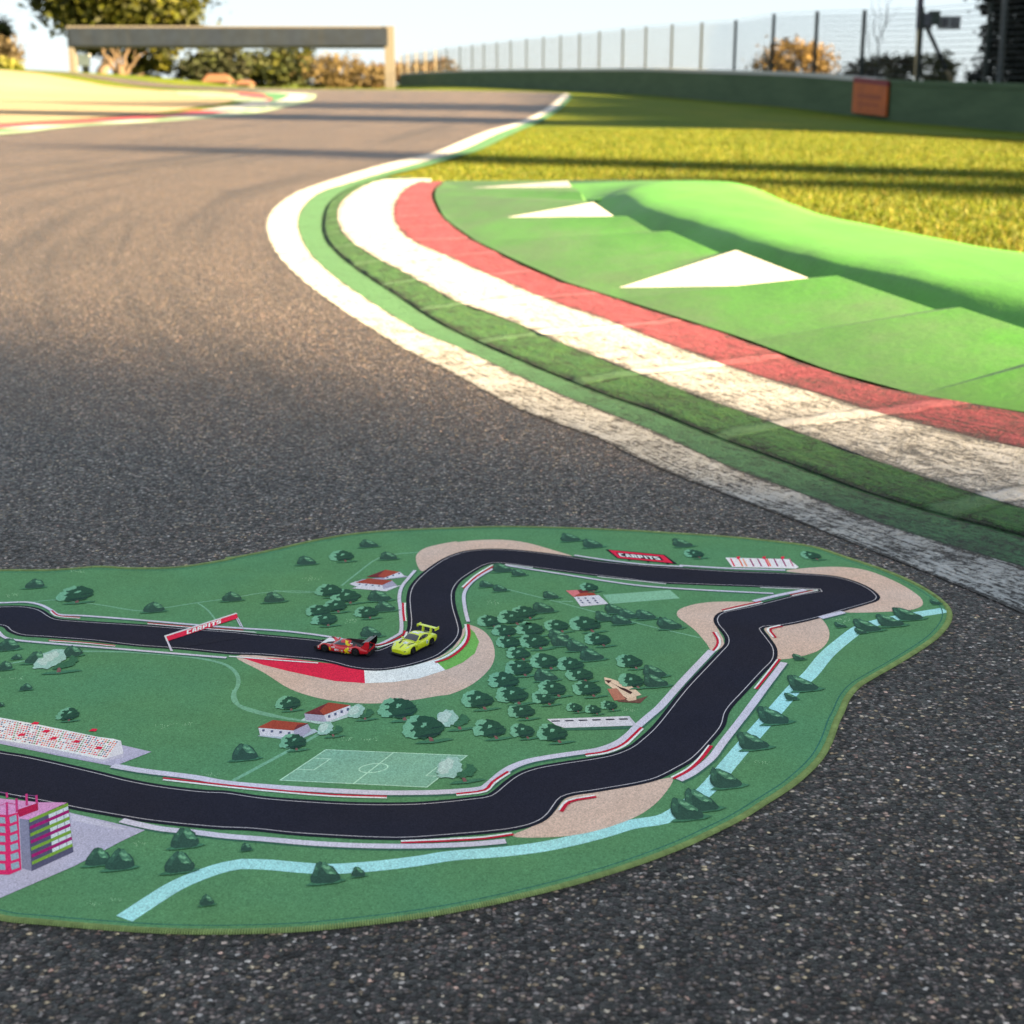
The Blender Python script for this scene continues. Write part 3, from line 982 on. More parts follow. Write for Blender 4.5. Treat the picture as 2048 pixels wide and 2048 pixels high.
mpoly(mb, q('B', [(1620, 1045), (1735, 985), (1800, 930), (1850, 850)]) + q('C', [(130, 815), (190, 870), (225, 940), (192, 1030), (100, 1100), (0, 1147), (-35, 1158)]), 2, LIME)
part(mb, 'printed_run_off')

mb = MB()
fill(mb, [p + Vector((0, 0, 3 * DL)) for p in OP] + [p + Vector((0, 0, 3 * DL)) for p in IP], TARMAC)
for P_, sgn in ((OP, -1), (IP, -1)):
    sm = resample(P_, 520)
    stroke3(mb, offset(sm, sgn * .0014), .0030, 4, TEDGE)
    stroke3(mb, offset(sm, sgn * .0052), .0010, 5, ink(190, 192, 206))
part(mb, 'printed_track')

# barriers, kerbs and paths
mb = MB()
def barrier(pts, w=5.0):
    P = catmull([mz(p, 0) for p in pts], 4)
    d = Vector((.0012, -.0032, 0))
    stroke3(mb, [p + d for p in P], w / 1000, 2, SHADE)
    stroke3(mb, P, w / 1000, 6, GREY)
for c, pts, w in [
    ('A', [(-300, 395), (0, 410), (200, 405), (310, 425), (400, 470), (450, 500), (640, 510), (1000, 537), (1500, 580), (1800, 603), (2239, 633), (2589, 680), (2739, 712), (2839, 737), (2910, 736), (3040, 678), (3095, 645)], 5),
    ('B', [(1356, 840), (1364, 800), (1356, 650), (1347, 560), (1366, 480), (1420, 410), (1470, 352)], 5),
    ('A', [(-40, 600), (40, 680), (140, 700), (350, 720), (800, 757), (1200, 790), (1750, 835)], 5),
    ('C', [(345, 372), (240, 430), (160, 490), (110, 570), (115, 680), (140, 788)], 5),
    ('C', [(420, 350), (640, 385), (900, 425), (1250, 480), (1500, 512), (1900, 540), (2500, 570)], 5),
    ('D', [(635, 500), (780, 465), (955, 430)], 8),
    ('C', [(960, 274), (1200, 310), (1500, 345), (1800, 362)], 5), ('D', [(180, 280), (480, 298), (830, 309)], 6),
    ('D', [(1045, 602), (1188, 566)], 10),
    ('G', [(2100, -90), (1870, -10), (1600, 270), (1450, 398), (1380, 468), (1290, 530), (1150, 580), (950, 610), (750, 640), (600, 670), (480, 715), (400, 765), (300, 850), (250, 880), (0, 905)], 10),
    ('F', [(1741, 788), (1600, 795), (1200, 797), (800, 780), (400, 755), (0, 720), (-239, 677), (-639, 627), (-869, 587)], 10),
    ('F', [(-800, 1010), (-689, 1037), (-489, 1077), (-239, 1102), (0, 1132), (300, 1156), (700, 1190), (1100, 1208), (1500, 1210), (1900, 1195), (2170, 1172)], 9),
    ('D', [(822, 876), (720, 1010), (640, 1120), (560, 1225)], 9),
    ('H', [(965, 0), (850, 148), (700, 350), (560, 530), (480, 638), (400, 708), (310, 772), (222, 815)], 9)]:
    if c == 'G' and pts[0] == (2100, -90): pts = q('D', [(380, 802), (200, 992), (60, 1150)]) + q('G', pts[2:])
    else: pts = q(c, pts)
    mb = MB(); barrier(pts, w)
    part(mb, 'printed_barrier')
def kerbs(c, red, white, w=2.4):
    mb = MB()
    if white: mstroke(mb, q(c, white), w, 7, WHITE, 3)
    if red: mstroke(mb, q(c, red), w, 8, RED, 3)
    part(mb, 'printed_kerb')
kerbs('A', [(400, 470), (430, 498), (465, 512), (620, 525)], [(390, 478), (420, 505), (465, 519), (620, 531)])
kerbs('A', [(1140, 566), (1500, 598), (1880, 622)], [(1140, 573), (1500, 604), (1980, 640)])
kerbs('A', [(375, 700), (650, 718), (890, 742)], [(380, 706), (650, 724), (890, 747)])
kerbs('B', [(1375, 605), (1378, 680), (1386, 745)], [(1390, 605), (1388, 680), (1396, 745)], 3)
kerbs('B', [(1390, 820), (1378, 850), (1300, 893), (1200, 929), (1150, 932)], [(1404, 828), (1390, 864), (1310, 906), (1200, 943), (1155, 948)], 3)
kerbs('B', [(1878, 770), (1886, 850), (1866, 912), (1805, 980), (1710, 1040), (1625, 1065)], [(1862, 770), (1872, 848), (1850, 900), (1790, 966), (1700, 1024), (1620, 1055)], 4)
kerbs('C', [(335, 362), (205, 440), (105, 530)], [(330, 350), (200, 428), (95, 522)], 3)
kerbs('C', None, [(430, 345), (640, 371)]); kerbs('C', None, [(1140, 440), (1670, 497)])
kerbs('B', None, [(30, 1018), (400, 1047), (720, 1070)], 3)
kerbs('D', [(388, 690), (415, 740), (410, 772), (386, 805)], [(402, 690), (428, 740), (422, 780), (398, 806)], 3)
kerbs('D', [(772, 725), (740, 672), (812, 655)], [(758, 722), (722, 668), (800, 648)], 3)
kerbs('D', [(796, 856), (720, 955), (652, 1040)], [(784, 858), (708, 955), (642, 1037)], 3)
kerbs('D', [(440, 555), (560, 527), (680, 503)], [(450, 562), (560, 537), (690, 508)], 3)
kerbs('D', None, [(675, 416), (870, 424), (1030, 431)]); kerbs('D', [(860, 462), (1000, 434)], [(870, 467), (1030, 433)])
kerbs('G', [(860, 1060), (925, 985), (1130, 945)], [(848, 1050), (908, 978), (1120, 936)], 4)
kerbs('G', [(0, 1284), (250, 1270), (492, 1236)], [(0, 1271), (250, 1258), (480, 1228)], 3.4)
kerbs('G', [(50, 923), (268, 893), (330, 830), (450, 750)], [(50, 933), (275, 903), (340, 840), (462, 758)], 3.4)
kerbs('G', [(1045, 618), (1200, 595), (1330, 543), (1410, 475), (1480, 408)], [(1050, 630), (1210, 606), (1340, 555), (1420, 486), (1488, 417)], 3.4)
kerbs('F', [(-479, 684), (-139, 722), (0, 738), (500, 787), (850, 814), (1250, 827)], [(-479, 697), (-139, 735), (0, 751), (500, 799), (850, 825), (1250, 837)], 3)
kerbs('F', [(1360, 1185), (1741, 1170)], [(1360, 1173), (1741, 1158)], 3.4)
kerbs('H', [(180, 805), (300, 740), (390, 660), (475, 550)], [(168, 798), (288, 733), (378, 653), (463, 547)], 4)
for c, pts, w in [('A', [(250, 402), (420, 386), (580, 400), (800, 428), (1000, 462), (1100, 470), (1350, 435), (1520, 408), (1800, 370), (2000, 335), (2200, 318), (2400, 320)], 2.6),
                  ('A', [(1530, 410), (1600, 460), (1670, 545)], 2.4), ('B', [(700, 515), (640, 522), (500, 520), (380, 505)], 2.6),
                  ('B', [(900, 470), (1000, 390), (1190, 255), (1300, 228), (1500, 210)], 3), ('A', [(640, 782), (1000, 790), (1400, 820), (1620, 852), (1750, 890), (1830, 960), (1840, 1040), (1800, 1130), (1830, 1190), (1932, 1230), (2250, 1310)], 5),
                  ('A', [(-50, 900), (90, 875), (200, 855)], 4), ('F', [(0, 735), (250, 600), (500, 465), (620, 400), (760, 320)], 5),
                  ('F', [(70, 0), (75, 60), (120, 130), (300, 190), (560, 232), (640, 250)], 5), ('C', [(420, 530), (800, 625), (1100, 705), (1500, 810), (1932, 910)], 2.6), ('C', [(830, 632), (950, 628)], 3)]:
    mb = MB(); mstroke(mb, q(c, pts), w, 1, PATH); part(mb, 'printed_path')
mb = MB()
mpoly(mb, q('C', [(1180, 578), (1700, 540), (1775, 605), (1240, 648)]), 1, ink(128, 182, 158))
part(mb, 'printed_field')
# river: a band whose two banks are traced
mb = MB()
riv = q('D', [(1812, 553), (1700, 570), (1620, 583), (1500, 605), (1400, 627), (1300, 658), (1190, 735), (1080, 830)]) + q('H', [(1235, 0), (1130, 92), (980, 262), (830, 430), (640, 650), (440, 885), (325, 980), (220, 1052), (100, 1115)]) + \
      q('G', [(1400, 1155), (1200, 1215), (1000, 1268), (700, 1330), (400, 1367), (0, 1398)]) + q('F', [(1500, 1320), (1200, 1357), (1000, 1374), (800, 1384), (600, 1374), (300, 1348), (100, 1345)]) + q('E', [(1850, 1268), (1700, 1300), (1500, 1372), (1350, 1440), (1150, 1565), (960, 1690)])
RP = resample(catmull([mz(p, 0) for p in riv], 4), 160)
stroke3(mb, RP, .0185, 1, RIVER)
part(mb, 'printed_river')

# football pitch
mb = MB()
TL, TR, BR, BL = q('F', [(780, 462), (1870, 508), (1560, 752), (425, 698)])
mpoly(mb, [TL, TR, BR, BL], 1, ink(126, 176, 158))
PL = ink(176, 222, 204)
def bil(quad, u, v):
    a, b, c, d = quad
    return ((a[0] * (1 - u) + b[0] * u) * (1 - v) + (d[0] * (1 - u) + c[0] * u) * v, (a[1] * (1 - u) + b[1] * u) * (1 - v) + (d[1] * (1 - u) + c[1] * u) * v)
QP = (TL, TR, BR, BL)
for seg in ([(0, 0), (1, 0), (1, 1), (0, 1), (0, 0)], [(.48, 0), (.50, 1)], [(0, .28), (.12, .28), (.12, .64), (0, .64)], [(1, .30), (.90, .30), (.90, .66), (1, .66)]):
    mstroke(mb, [bil(QP, *s) for s in seg], 1.5, 2, PL, 0)
mstroke(mb, [bil(QP, .49 + .09 * math.cos(a), .5 + .145 * math.sin(a)) for a in [2 * math.pi * k / 28 for k in range(29)]], 1.5, 2, PL, 0)
part(mb, 'printed_football_pitch')

# ---- small printed houses
def house(polys, name='printed_house'):
    mb = MB()
    for k, (c, pts, colr) in enumerate(polys):
        mpoly(mb, q(c, pts), 4 + k * .6, colr)
    return part(mb, name)
WALL = ink(205, 210, 228); WALL2 = ink(164, 164, 192); ROOF = ink(158, 74, 62); ROOF2 = ink(112, 52, 60); WIN = ink(86, 96, 130)
def wins(c, p0, p1, n, w, h):
    return [(c, [(x - w, y), (x + w, y - .3 * w), (x + w, y + h - .3 * w), (x - w, y + h)], WIN) for x, y in [(p0[0] + (p1[0] - p0[0]) * k / (n - 1), p0[1] + (p1[1] - p0[1]) * k / (n - 1)) for k in range(n)]]
house([('F', [(585, 235), (640, 195), (975, 180), (980, 200), (840, 245), (720, 262)], ink(170, 200, 200)), ('F', [(612, 182), (765, 195), (790, 248), (625, 232)], WALL2), ('F', [(765, 195), (968, 118), (980, 172), (790, 248)], WALL),
       ('F', [(612, 180), (800, 96), (970, 117), (765, 194)], ROOF), ('F', [(612, 180), (800, 96), (730, 160), (765, 194)], ROOF2)] + wins('F', (805, 195), (950, 140), 4, 9, 20))
house([('F', [(250, 355), (300, 340), (690, 300), (720, 320), (600, 372), (440, 378)], ink(170, 190, 205)), ('F', [(258, 292), (528, 312), (540, 368), (272, 352)], WALL), ('F', [(528, 312), (640, 262), (668, 312), (600, 360), (540, 368)], WALL2),
       ('F', [(250, 290), (370, 232), (645, 258), (528, 313)], ROOF), ('F', [(560, 268), (645, 258), (528, 313)], ROOF2)] + wins('F', (297, 305), (495, 325), 4, 9, 16))
house([('B', [(960, 455), (1060, 420), (1390, 390), (1420, 400), (1240, 420)], WALL2), ('B', [(1230, 405), (1350, 360), (1390, 395), (1240, 420)], WALL), ('B', [(1095, 400), (1240, 345), (1350, 362), (1230, 408)], ROOF), ('B', [(1095, 400), (1240, 345), (1180, 395), (1230, 408)], ROOF2)] + wins('B', (1255, 400), (1345, 370), 3, 7, 10))
house([('B', [(980, 488), (1060, 470), (1330, 470), (1370, 462), (1245, 512)], WALL), ('B', [(960, 455), (1010, 435), (1225, 460), (1215, 490), (1030, 480)], WALL), ('B', [(1215, 462), (1290, 428), (1330, 465), (1225, 495)], WALL2),
       ('B', [(1005, 445), (1110, 412), (1295, 428), (1215, 464)], ROOF)] + wins('B', (1040, 455), (1190, 468), 4, 7, 8))
house([('C', [(955, 592), (1150, 580), (1225, 648), (1010, 668)], WALL), ('C', [(895, 545), (1080, 535), (1130, 580), (955, 594)], ROOF2), ('C', [(895, 545), (985, 541), (1005, 565), (955, 594)], ink(205, 120, 130)), ('C', [(1005, 565), (1100, 555), (1130, 580), (965, 592)], ROOF)] +
      [('C', [(x + y * .9 - 8, 600 + y), (x + y * .9 + 8, 599 + y), (x + y * .9 + 14, 607 + y), (x + y * .9, 608 + y)], WIN) for x in (990, 1045, 1105) for y in (0, 18, 34)])
house([('C', [(1225, 1300), (1360, 1370), (1440, 1385), (1530, 1360), (1470, 1415), (1300, 1405)], ink(110, 80, 74)), ('C', [(1190, 1215), (1240, 1225), (1400, 1280), (1480, 1350), (1370, 1380), (1300, 1330), (1200, 1260)], ink(222, 200, 180)),
       ('C', [(1215, 1305), (1290, 1300), (1360, 1385), (1270, 1395)], ink(176, 120, 104)), ('C', [(1360, 1385), (1440, 1355), (1440, 1390), (1380, 1400)], ink(214, 190, 170)),
       ('C', [(1230, 1245), (1300, 1290), (1350, 1300), (1410, 1330), (1395, 1345), (1310, 1300), (1290, 1280)], ink(74, 50, 50)), ('C', [(1195, 1235), (1250, 1240), (1225, 1262)], ink(74, 50, 50))], 'printed_castle')
house([('G', [(870, 405), (1440, 395), (1435, 415), (900, 428)], SHADE), ('G', [(750, 340), (1385, 317), (1448, 390), (880, 408), (815, 385)], WALL), ('G', [(1385, 317), (1448, 390), (1420, 392), (1365, 318)], ink(190, 194, 214))] +
      [('G', [(x, 352 - k * 3.2), (x + 66, 350 - k * 3.2), (x + 74, 358 - k * 3.2), (x + 10, 361 - k * 3.2)], ink(46, 48, 66)) for k, x in enumerate((780, 885, 990, 1095, 1200, 1303))], 'printed_pit_building')
# grandstand seen at the left, with its crowd
mb = MB()
mpoly(mb, q('E', [(-300, 290), (0, 338), (500, 440), (880, 512), (1170, 400), (930, 345), (600, 300)]), 4, ink(176, 176, 206))
mpoly(mb, q('E', [(-300, 270), (0, 315), (300, 390), (560, 440), (790, 480), (955, 440), (950, 412), (700, 400), (0, 240)]), 4.6, ink(190, 190, 214))
mpoly(mb, q('E', [(-300, 75), (0, 135), (300, 190), (520, 235), (760, 285), (880, 300), (935, 315), (955, 412), (795, 460), (600, 420), (300, 358), (0, 308), (-300, 250)]), 5.2, ink(228, 232, 240))
mpoly(mb, q('E', [(850, 420), (905, 320), (935, 315), (955, 412), (830, 450)]), 5.6, ink(212, 214, 228))
rr = random.Random(3)
gq = q('E', [(-300, 85), (900, 315), (820, 445), (-300, 240)])
for i in range(62):
    u = i / 61
    stair = (i % 9 == 4)
    for j in range(9):
        v = (j + .5) / 9
        uu = u + (v - .5) * -.012
        if uu < .22 or rr.random() < .10: continue
        p = bil(gq, uu, v)
        colr = ink(96, 130, 70) if stair else rr.choice([CRED, CRED, ink(226, 110, 84), ink(70, 84, 130), ink(150, 50, 80), ink(236, 150, 130)])
        s = rr.uniform(.8, 1.2)
        mpoly(mb, [(p[0] - 2.3 * s, p[1] + .9), (p[0] - .6, p[1] - 1.2 * s), (p[0] + 2.4 * s, p[1] - .9), (p[0] + .7, p[1] + 1.3 * s)], 6, colr)
for x, y in ((270, 180), (165, 268), (355, 240), (412, 296), (590, 320), (762, 370), (720, 232), (-60, 190)):
    mpoly(mb, q('E', [(x - 36, y + 8), (x - 4, y - 12), (x + 34, y - 8), (x + 20, y + 10)]), 6.6, CRED)
part(mb, 'printed_grandstand')
mb = MB()
mpoly(mb, q('D', [(462, 230), (850, 240), (912, 288), (895, 298), (505, 288)]), 4, ink(226, 226, 236))
for k, (x, cc) in enumerate(((490, CRED), (540, ink(224, 120, 90)), (565, ink(240, 160, 130)), (608, ink(150, 60, 110)), (655, ink(150, 60, 110)), (700, CRED), (712, ink(224, 120, 90)), (755, ink(150, 60, 110)), (805, ink(150, 60, 110)), (850, ink(190, 120, 150)))):
    mpoly(mb, q('D', [(x, 237), (x + 9, 237), (x + 34, 284), (x + 24, 284)]), 5, cc)
for x in (530, 688, 802):
    mpoly(mb, q('D', [(x, 226), (x + 22, 222), (x + 20, 238), (x + 4, 240)]), 5.5, CRED)
part(mb, 'printed_grandstand')
# tower building bottom left
mb = MB()
T = []
mpoly(mb, q('E', [(-300, 830), (540, 870), (1120, 1005), (930, 1095), (580, 1280), (0, 1530), (-300, 1640)]), 4, ink(176, 178, 208))
mpoly(mb, q('E', [(540, 875), (700, 915), (1000, 1000), (900, 1000), (560, 930)]), 4.4, ink(190, 192, 218))
mpoly(mb, q('E', [(-300, 740), (0, 760), (300, 790), (520, 792), (220, 925), (150, 915), (60, 900), (-300, 880)]), 5, ink(206, 150, 206))
mpoly(mb, q('E', [(150, 912), (220, 925), (245, 1322), (170, 1300)]), 5, ink(128, 132, 164))
mpoly(mb, q('E', [(220, 925), (525, 795), (568, 1175), (245, 1322)]), 5.4, ink(82, 84, 116))
mpoly(mb, q('E', [(375, 880), (525, 815), (560, 1128), (408, 1198)]), 5.8, ink(196, 214, 230))
FQ = q('E', [(220, 925), (525, 795), (568, 1175), (245, 1322)])
for k in range(8):
    v0 = .0 + k * .137
    if v0 > .86: break
    cc = LIME if k % 2 == 0 else ink(150, 30, 112)
    mpoly(mb, [bil(FQ, .02, v0), bil(FQ, 1.0, v0), bil(FQ, 1.0, v0 + .065), bil(FQ, .02, v0 + .065)], 6.2, ink(116, 160, 66) if k % 2 == 0 else cc)
for u in (.68, .86):
    mpoly(mb, [bil(FQ, u, .08), bil(FQ, u + .015, .08), bil(FQ, u + .015, .82), bil(FQ, u, .82)], 6.0, ink(120, 124, 160))
mpoly(mb, q('E', [(130, 850), (292, 795), (296, 850), (150, 905)]), 6.4, ink(172, 32, 80))
mpoly(mb, q('E', [(-300, 860), (60, 890), (140, 868), (165, 1310), (70, 1350), (-300, 1340)]), 6, ink(206, 46, 110))
for k in range(6):
    y = 902 + k * 72
    for xa, xb, dy in ((-60, 38, 0), (-180, -80, -4)):
        mpoly(mb, q('E', [(xa, y + dy), (xb, y + 4 + dy), (xb + 6, y + 52 + dy), (xa + 6, y + 48 + dy)]), 6.6, ink(140, 168, 192))
    mpoly(mb, q('E', [(72 + k * 2, y + 4), (124 + k * 4, y - 16), (132 + k * 4, y + 32), (80 + k * 2, y + 52)]), 6.6, ink(140, 168, 192))
for x, y0, y1 in ((52, 720, 760), (53, 795, 900), (128, 765, 870), (205, 730, 820), (282, 740, 800)):
    mstroke(mb, q('E', [(x, y0), (x + 3, y1)]), 2.2, 7, ink(190, 60, 130), 0)
mstroke(mb, q('E', [(0, 715), (52, 725)]), 1, 7, ink(140, 90, 150), 0)
mstroke(mb, q('E', [(0, 820), (53, 800), (128, 812)]), 1, 7, ink(190, 60, 130), 0)
mstroke(mb, q('E', [(150, 755), (205, 738), (282, 748)]), 1, 7, ink(140, 90, 150), 0)
part(mb, 'printed_tower')

# ---- block lettering (the word on both printed banners)
LET = {
 'C': [[(0, 0), (3, 0), (3, .95), (0, .95)], [(0, .95), (1.1, .95), (1.1, 4.05), (0, 4.05)], [(0, 4.05), (3, 4.05), (3, 5), (0, 5)]],
 'A': [[(0, 0), (1.1, 0), (1.5, 5), (.6, 5)], [(2.1, 0), (3.2, 0), (2.5, 5), (1.5, 5)], [(1.0, 1.2), (2.2, 1.2), (2.2, 2.3), (1.0, 2.3)]],
 'R': [[(0, 0), (1.1, 0), (1.1, 5), (0, 5)], [(1.1, 3.9), (3, 3.9), (3, 5), (1.1, 5)], [(2, 2.6), (3, 2.6), (3, 3.9), (2, 3.9)], [(1.1, 1.8), (2.9, 1.8), (2.9, 2.7), (1.1, 2.7)], [(2.0, 0), (3.2, 0), (2.6, 1.8), (1.5, 1.8)]],
 'P': [[(0, 0), (1.1, 0), (1.1, 5), (0, 5)], [(1.1, 3.9), (3, 3.9), (3, 5), (1.1, 5)], [(2, 2.6), (3, 2.6), (3, 3.9), (2, 3.9)], [(1.1, 1.6), (3, 1.6), (3, 2.7), (1.1, 2.7)]],
 'I': [[(.3, 0), (1.5, 0), (1.5, 5), (.3, 5)]],
 'T': [[(1.0, 0), (2.2, 0), (2.2, 3.8), (1.0, 3.8)], [(0, 3.8), (3.2, 3.8), (3.2, 5), (0, 5)]],
 'S': [[(0, 0), (3, 0), (3, 1.1), (0, 1.1)], [(1.9, 1.1), (3, 1.1), (3, 2.0), (1.9, 2.0)], [(0, 2.0), (3, 2.0), (3, 3.0), (0, 3.0)], [(0, 3.0), (1.1, 3.0), (1.1, 3.9), (0, 3.9)], [(0, 3.9), (3, 3.9), (3, 5), (0, 5)]],
 '9': [[(0, 2.2), (3, 2.2), (3, 3.1), (0, 3.1)], [(0, 3.1), (1.1, 3.1), (1.1, 4), (0, 4)], [(0, 4), (3, 4), (3, 5), (0, 5)], [(1.9, 3.1), (3, 3.1), (3, 4), (1.9, 4)], [(1.9, 1), (3, 1), (3, 2.2), (1.9, 2.2)], [(0, 0), (3, 0), (3, 1), (0, 1)]],
 '4': [[(1.9, 0), (3, 0), (3, 5), (1.9, 5)], [(0, 1.6), (1.9, 1.6), (1.9, 2.6), (0, 2.6)], [(0, 2.6), (1.1, 2.6), (1.1, 5), (0, 5)]],
}
def word_polys(text, slant=.18):
    out, x = [], 0.0
    for ch in text:
        wd = 1.9 if ch == 'I' else 3.3
        for pl in LET[ch]:
            out.append([(x + a + b * slant, b / 5) for a, b in pl])
        x += wd + .35
    return [[(a / x, b) for a, b in pl] for pl in out]
mb = MB()
mpoly(mb, q('A', [(1380, 715), (1830, 640), (1880, 680), (1420, 750)]), 5.6, ink(38, 40, 54))
for a, b in (((1275, 665), (1322, 785)), ((1292, 700), (1332, 785)), ((1822, 525), (1860, 595)), ((1836, 525), (1876, 600))):
    mstroke(mb, q('A', [a, b]), 1.4, 9, GREY, 0)
mpoly(mb, q('A', [(1268, 662), (1825, 484), (1836, 494), (1285, 672), (1302, 702), (1285, 704)]), 9, ink(206, 212, 220))
GQ = q('A', [(1285, 668), (1830, 492), (1838, 526), (1300, 702)])
mpoly(mb, GQ, 9.6, CRED)
for pl in word_polys('CARPITS'):
    mpoly(mb, [bil(GQ, .27 + .50 * a, .88 - .76 * b) for a, b in pl], 10.2, ink(236, 236, 240))
part(mb, 'printed_banner_gantry')
mb = MB()
mpoly(mb, q('J', [(300, 180), (1440, 282), (1690, 465), (530, 352)]), 6, ink(34, 34, 46))
mpoly(mb, q('J', [(362, 192), (1425, 294), (1605, 446), (545, 346)]), 6.6, CRED)
mpoly(mb, q('J', [(500, 240), (1350, 318), (1420, 395), (1300, 388), (590, 320)]), 7.2, ink(30, 30, 42))
JQ = q('J', [(535, 250), (1330, 325), (1395, 392), (590, 318)])
for pl in word_polys('CARPITS', .0):
    mpoly(mb, [bil(JQ, a, .96 - .92 * b) for a, b in pl], 7.8, ink(224, 232, 240))
for x, y in ((760, 378), (1125, 412), (1500, 452)):
    mpoly(mb, q('J', [(x - 35, y - 10), (x + 25, y - 5), (x + 12, y + 22), (x - 8, y + 22)]), 6, ink(34, 34, 46))
part(mb, 'printed_banner')

# ---- printed trees and bushes: drawn upright in the mat's own frame
VD = Vector((-.222, 1, 0)).normalized(); UD = Vector((VD.y, -VD.x, 0))
VS = [1.0]
def draw(mb, o, s, pts, layer, colr):
    fill(mb, [o + UD * (u * s) + VD * (v * s * (VS[0] if v > 0 else 1.0)) + Vector((0, 0, layer * DL)) for u, v in pts], colr)
D0, D1, D2 = ink(50, 82, 74), ink(74, 122, 100), ink(112, 168, 136)
TSH = ink(68, 120, 96)
L0, L1 = ink(112, 172, 146), ink(150, 192, 186)
T0 = ink(44, 82, 68)
def bush(mb, o, s, rng):
    j = lambda: rng.uniform(-.035, .035)
    draw(mb, o, s, [(-.72, -.10), (-.3, -.17), (.4, -.15), (.72, -.02), (.5, .08), (-.55, .02)], 9, TSH)
    A = [(-.47, .05), (-.50, .22), (-.44, .40), (-.34, .55), (-.30, .66), (-.17, .80), (-.04, .86), (.03, .78), (.12, .80), (.22, .66), (.34, .55), (.42, .36), (.50, .20), (.49, .06), (.38, -.06), (.16, -.10), (-.12, -.09), (-.34, -.04)]
    draw(mb, o, s, [(a + j(), b + j()) for a, b in A], 9.6, D0)
    draw(mb, o, s, [(-.42, .30), (-.33, .52), (-.17, .77), (-.04, .84), (-.06, .60), (-.2, .42), (-.26, .24)], 10.2, ink(58, 96, 84))
    draw(mb, o, s, [(-.06, .62), (.02, .80), (.14, .76), (.30, .52), (.42, .30), (.36, .22), (.2, .36), (.1, .30), (.02, .45)], 10.2, D1)
    draw(mb, o, s, [(-.02, .60), (.05, .68), (.12, .58), (.2, .60), (.26, .50), (.17, .46), (.08, .50)], 10.8, D2)
    draw(mb, o, s, [(.12, .32), (.24, .38), (.34, .30), (.22, .27)], 10.8, D2)
    draw(mb, o, s, [(-.30, .56), (-.22, .64), (-.18, .56), (-.24, .48)], 10.8, D1)
def jag(pts, rng, a=.05):
    out = []
    for k in range(len(pts)):
        p, n = pts[k], pts[(k + 1) % len(pts)]
        out.append(p)
        for f in (.33, .66):
            out.append((p[0] + (n[0] - p[0]) * f + rng.uniform(-a, a), p[1] + (n[1] - p[1]) * f + rng.uniform(-a, a)))
    return out
def tree(mb, o, s, rng, pale=0):
    lt, dk = (L0, T0) if not pale else (L1, ink(70, 120, 96))
    draw(mb, o, s, [(-.35, -.06), (.1, -.12), (.62, -.02), (.45, .05), (-.2, .03)], 9, TSH)
    draw(mb, o, s, [(.02, -.02), (.12, -.02), (.10, .20), (.15, .30), (-.02, .30), (.03, .18)], 9.6, ink(124, 90, 92))
    draw(mb, o, s, jag([(-.50, .20), (-.55, .38), (-.46, .62), (-.30, .84), (-.08, .95), (.12, .90), (.18, .6), (.05, .3), (-.2, .14)], rng), 9.6, lt)
    if pale < 2:
        draw(mb, o, s, jag([(-.30, .18), (-.22, .34), (-.34, .44), (-.20, .56), (-.30, .70), (-.08, .74), (.02, .92), (.20, .88), (.38, .74), (.50, .52), (.48, .34), (.34, .18), (.1, .12), (-.12, .10)], rng), 10.2, dk)
        draw(mb, o, s, jag([(-.06, .50), (.02, .66), (.14, .64), (.08, .54)], rng, .03), 10.8, lt)
        draw(mb, o, s, [(-.24, .20), (0, .13), (.3, .2), (.44, .34), (.3, .26), (.05, .24)], 10.8, ink(36, 66, 62))
        draw(mb, o, s, [(.15, .40), (.42, .44), (.46, .48), (.2, .46)], 10.8, ink(36, 66, 62))
    else:
        draw(mb, o, s, jag([(-.10, .16), (.02, .34), (.20, .40), (.30, .66), (.46, .56), (.50, .38), (.36, .2), (.1, .12)], rng), 10.2, ink(60, 108, 84))
        draw(mb, o, s, jag([(-.40, .30), (-.48, .5), (-.36, .74), (-.1, .88), (.02, .74), (-.1, .5), (-.24, .36)], rng), 10.2, ink(178, 206, 204))
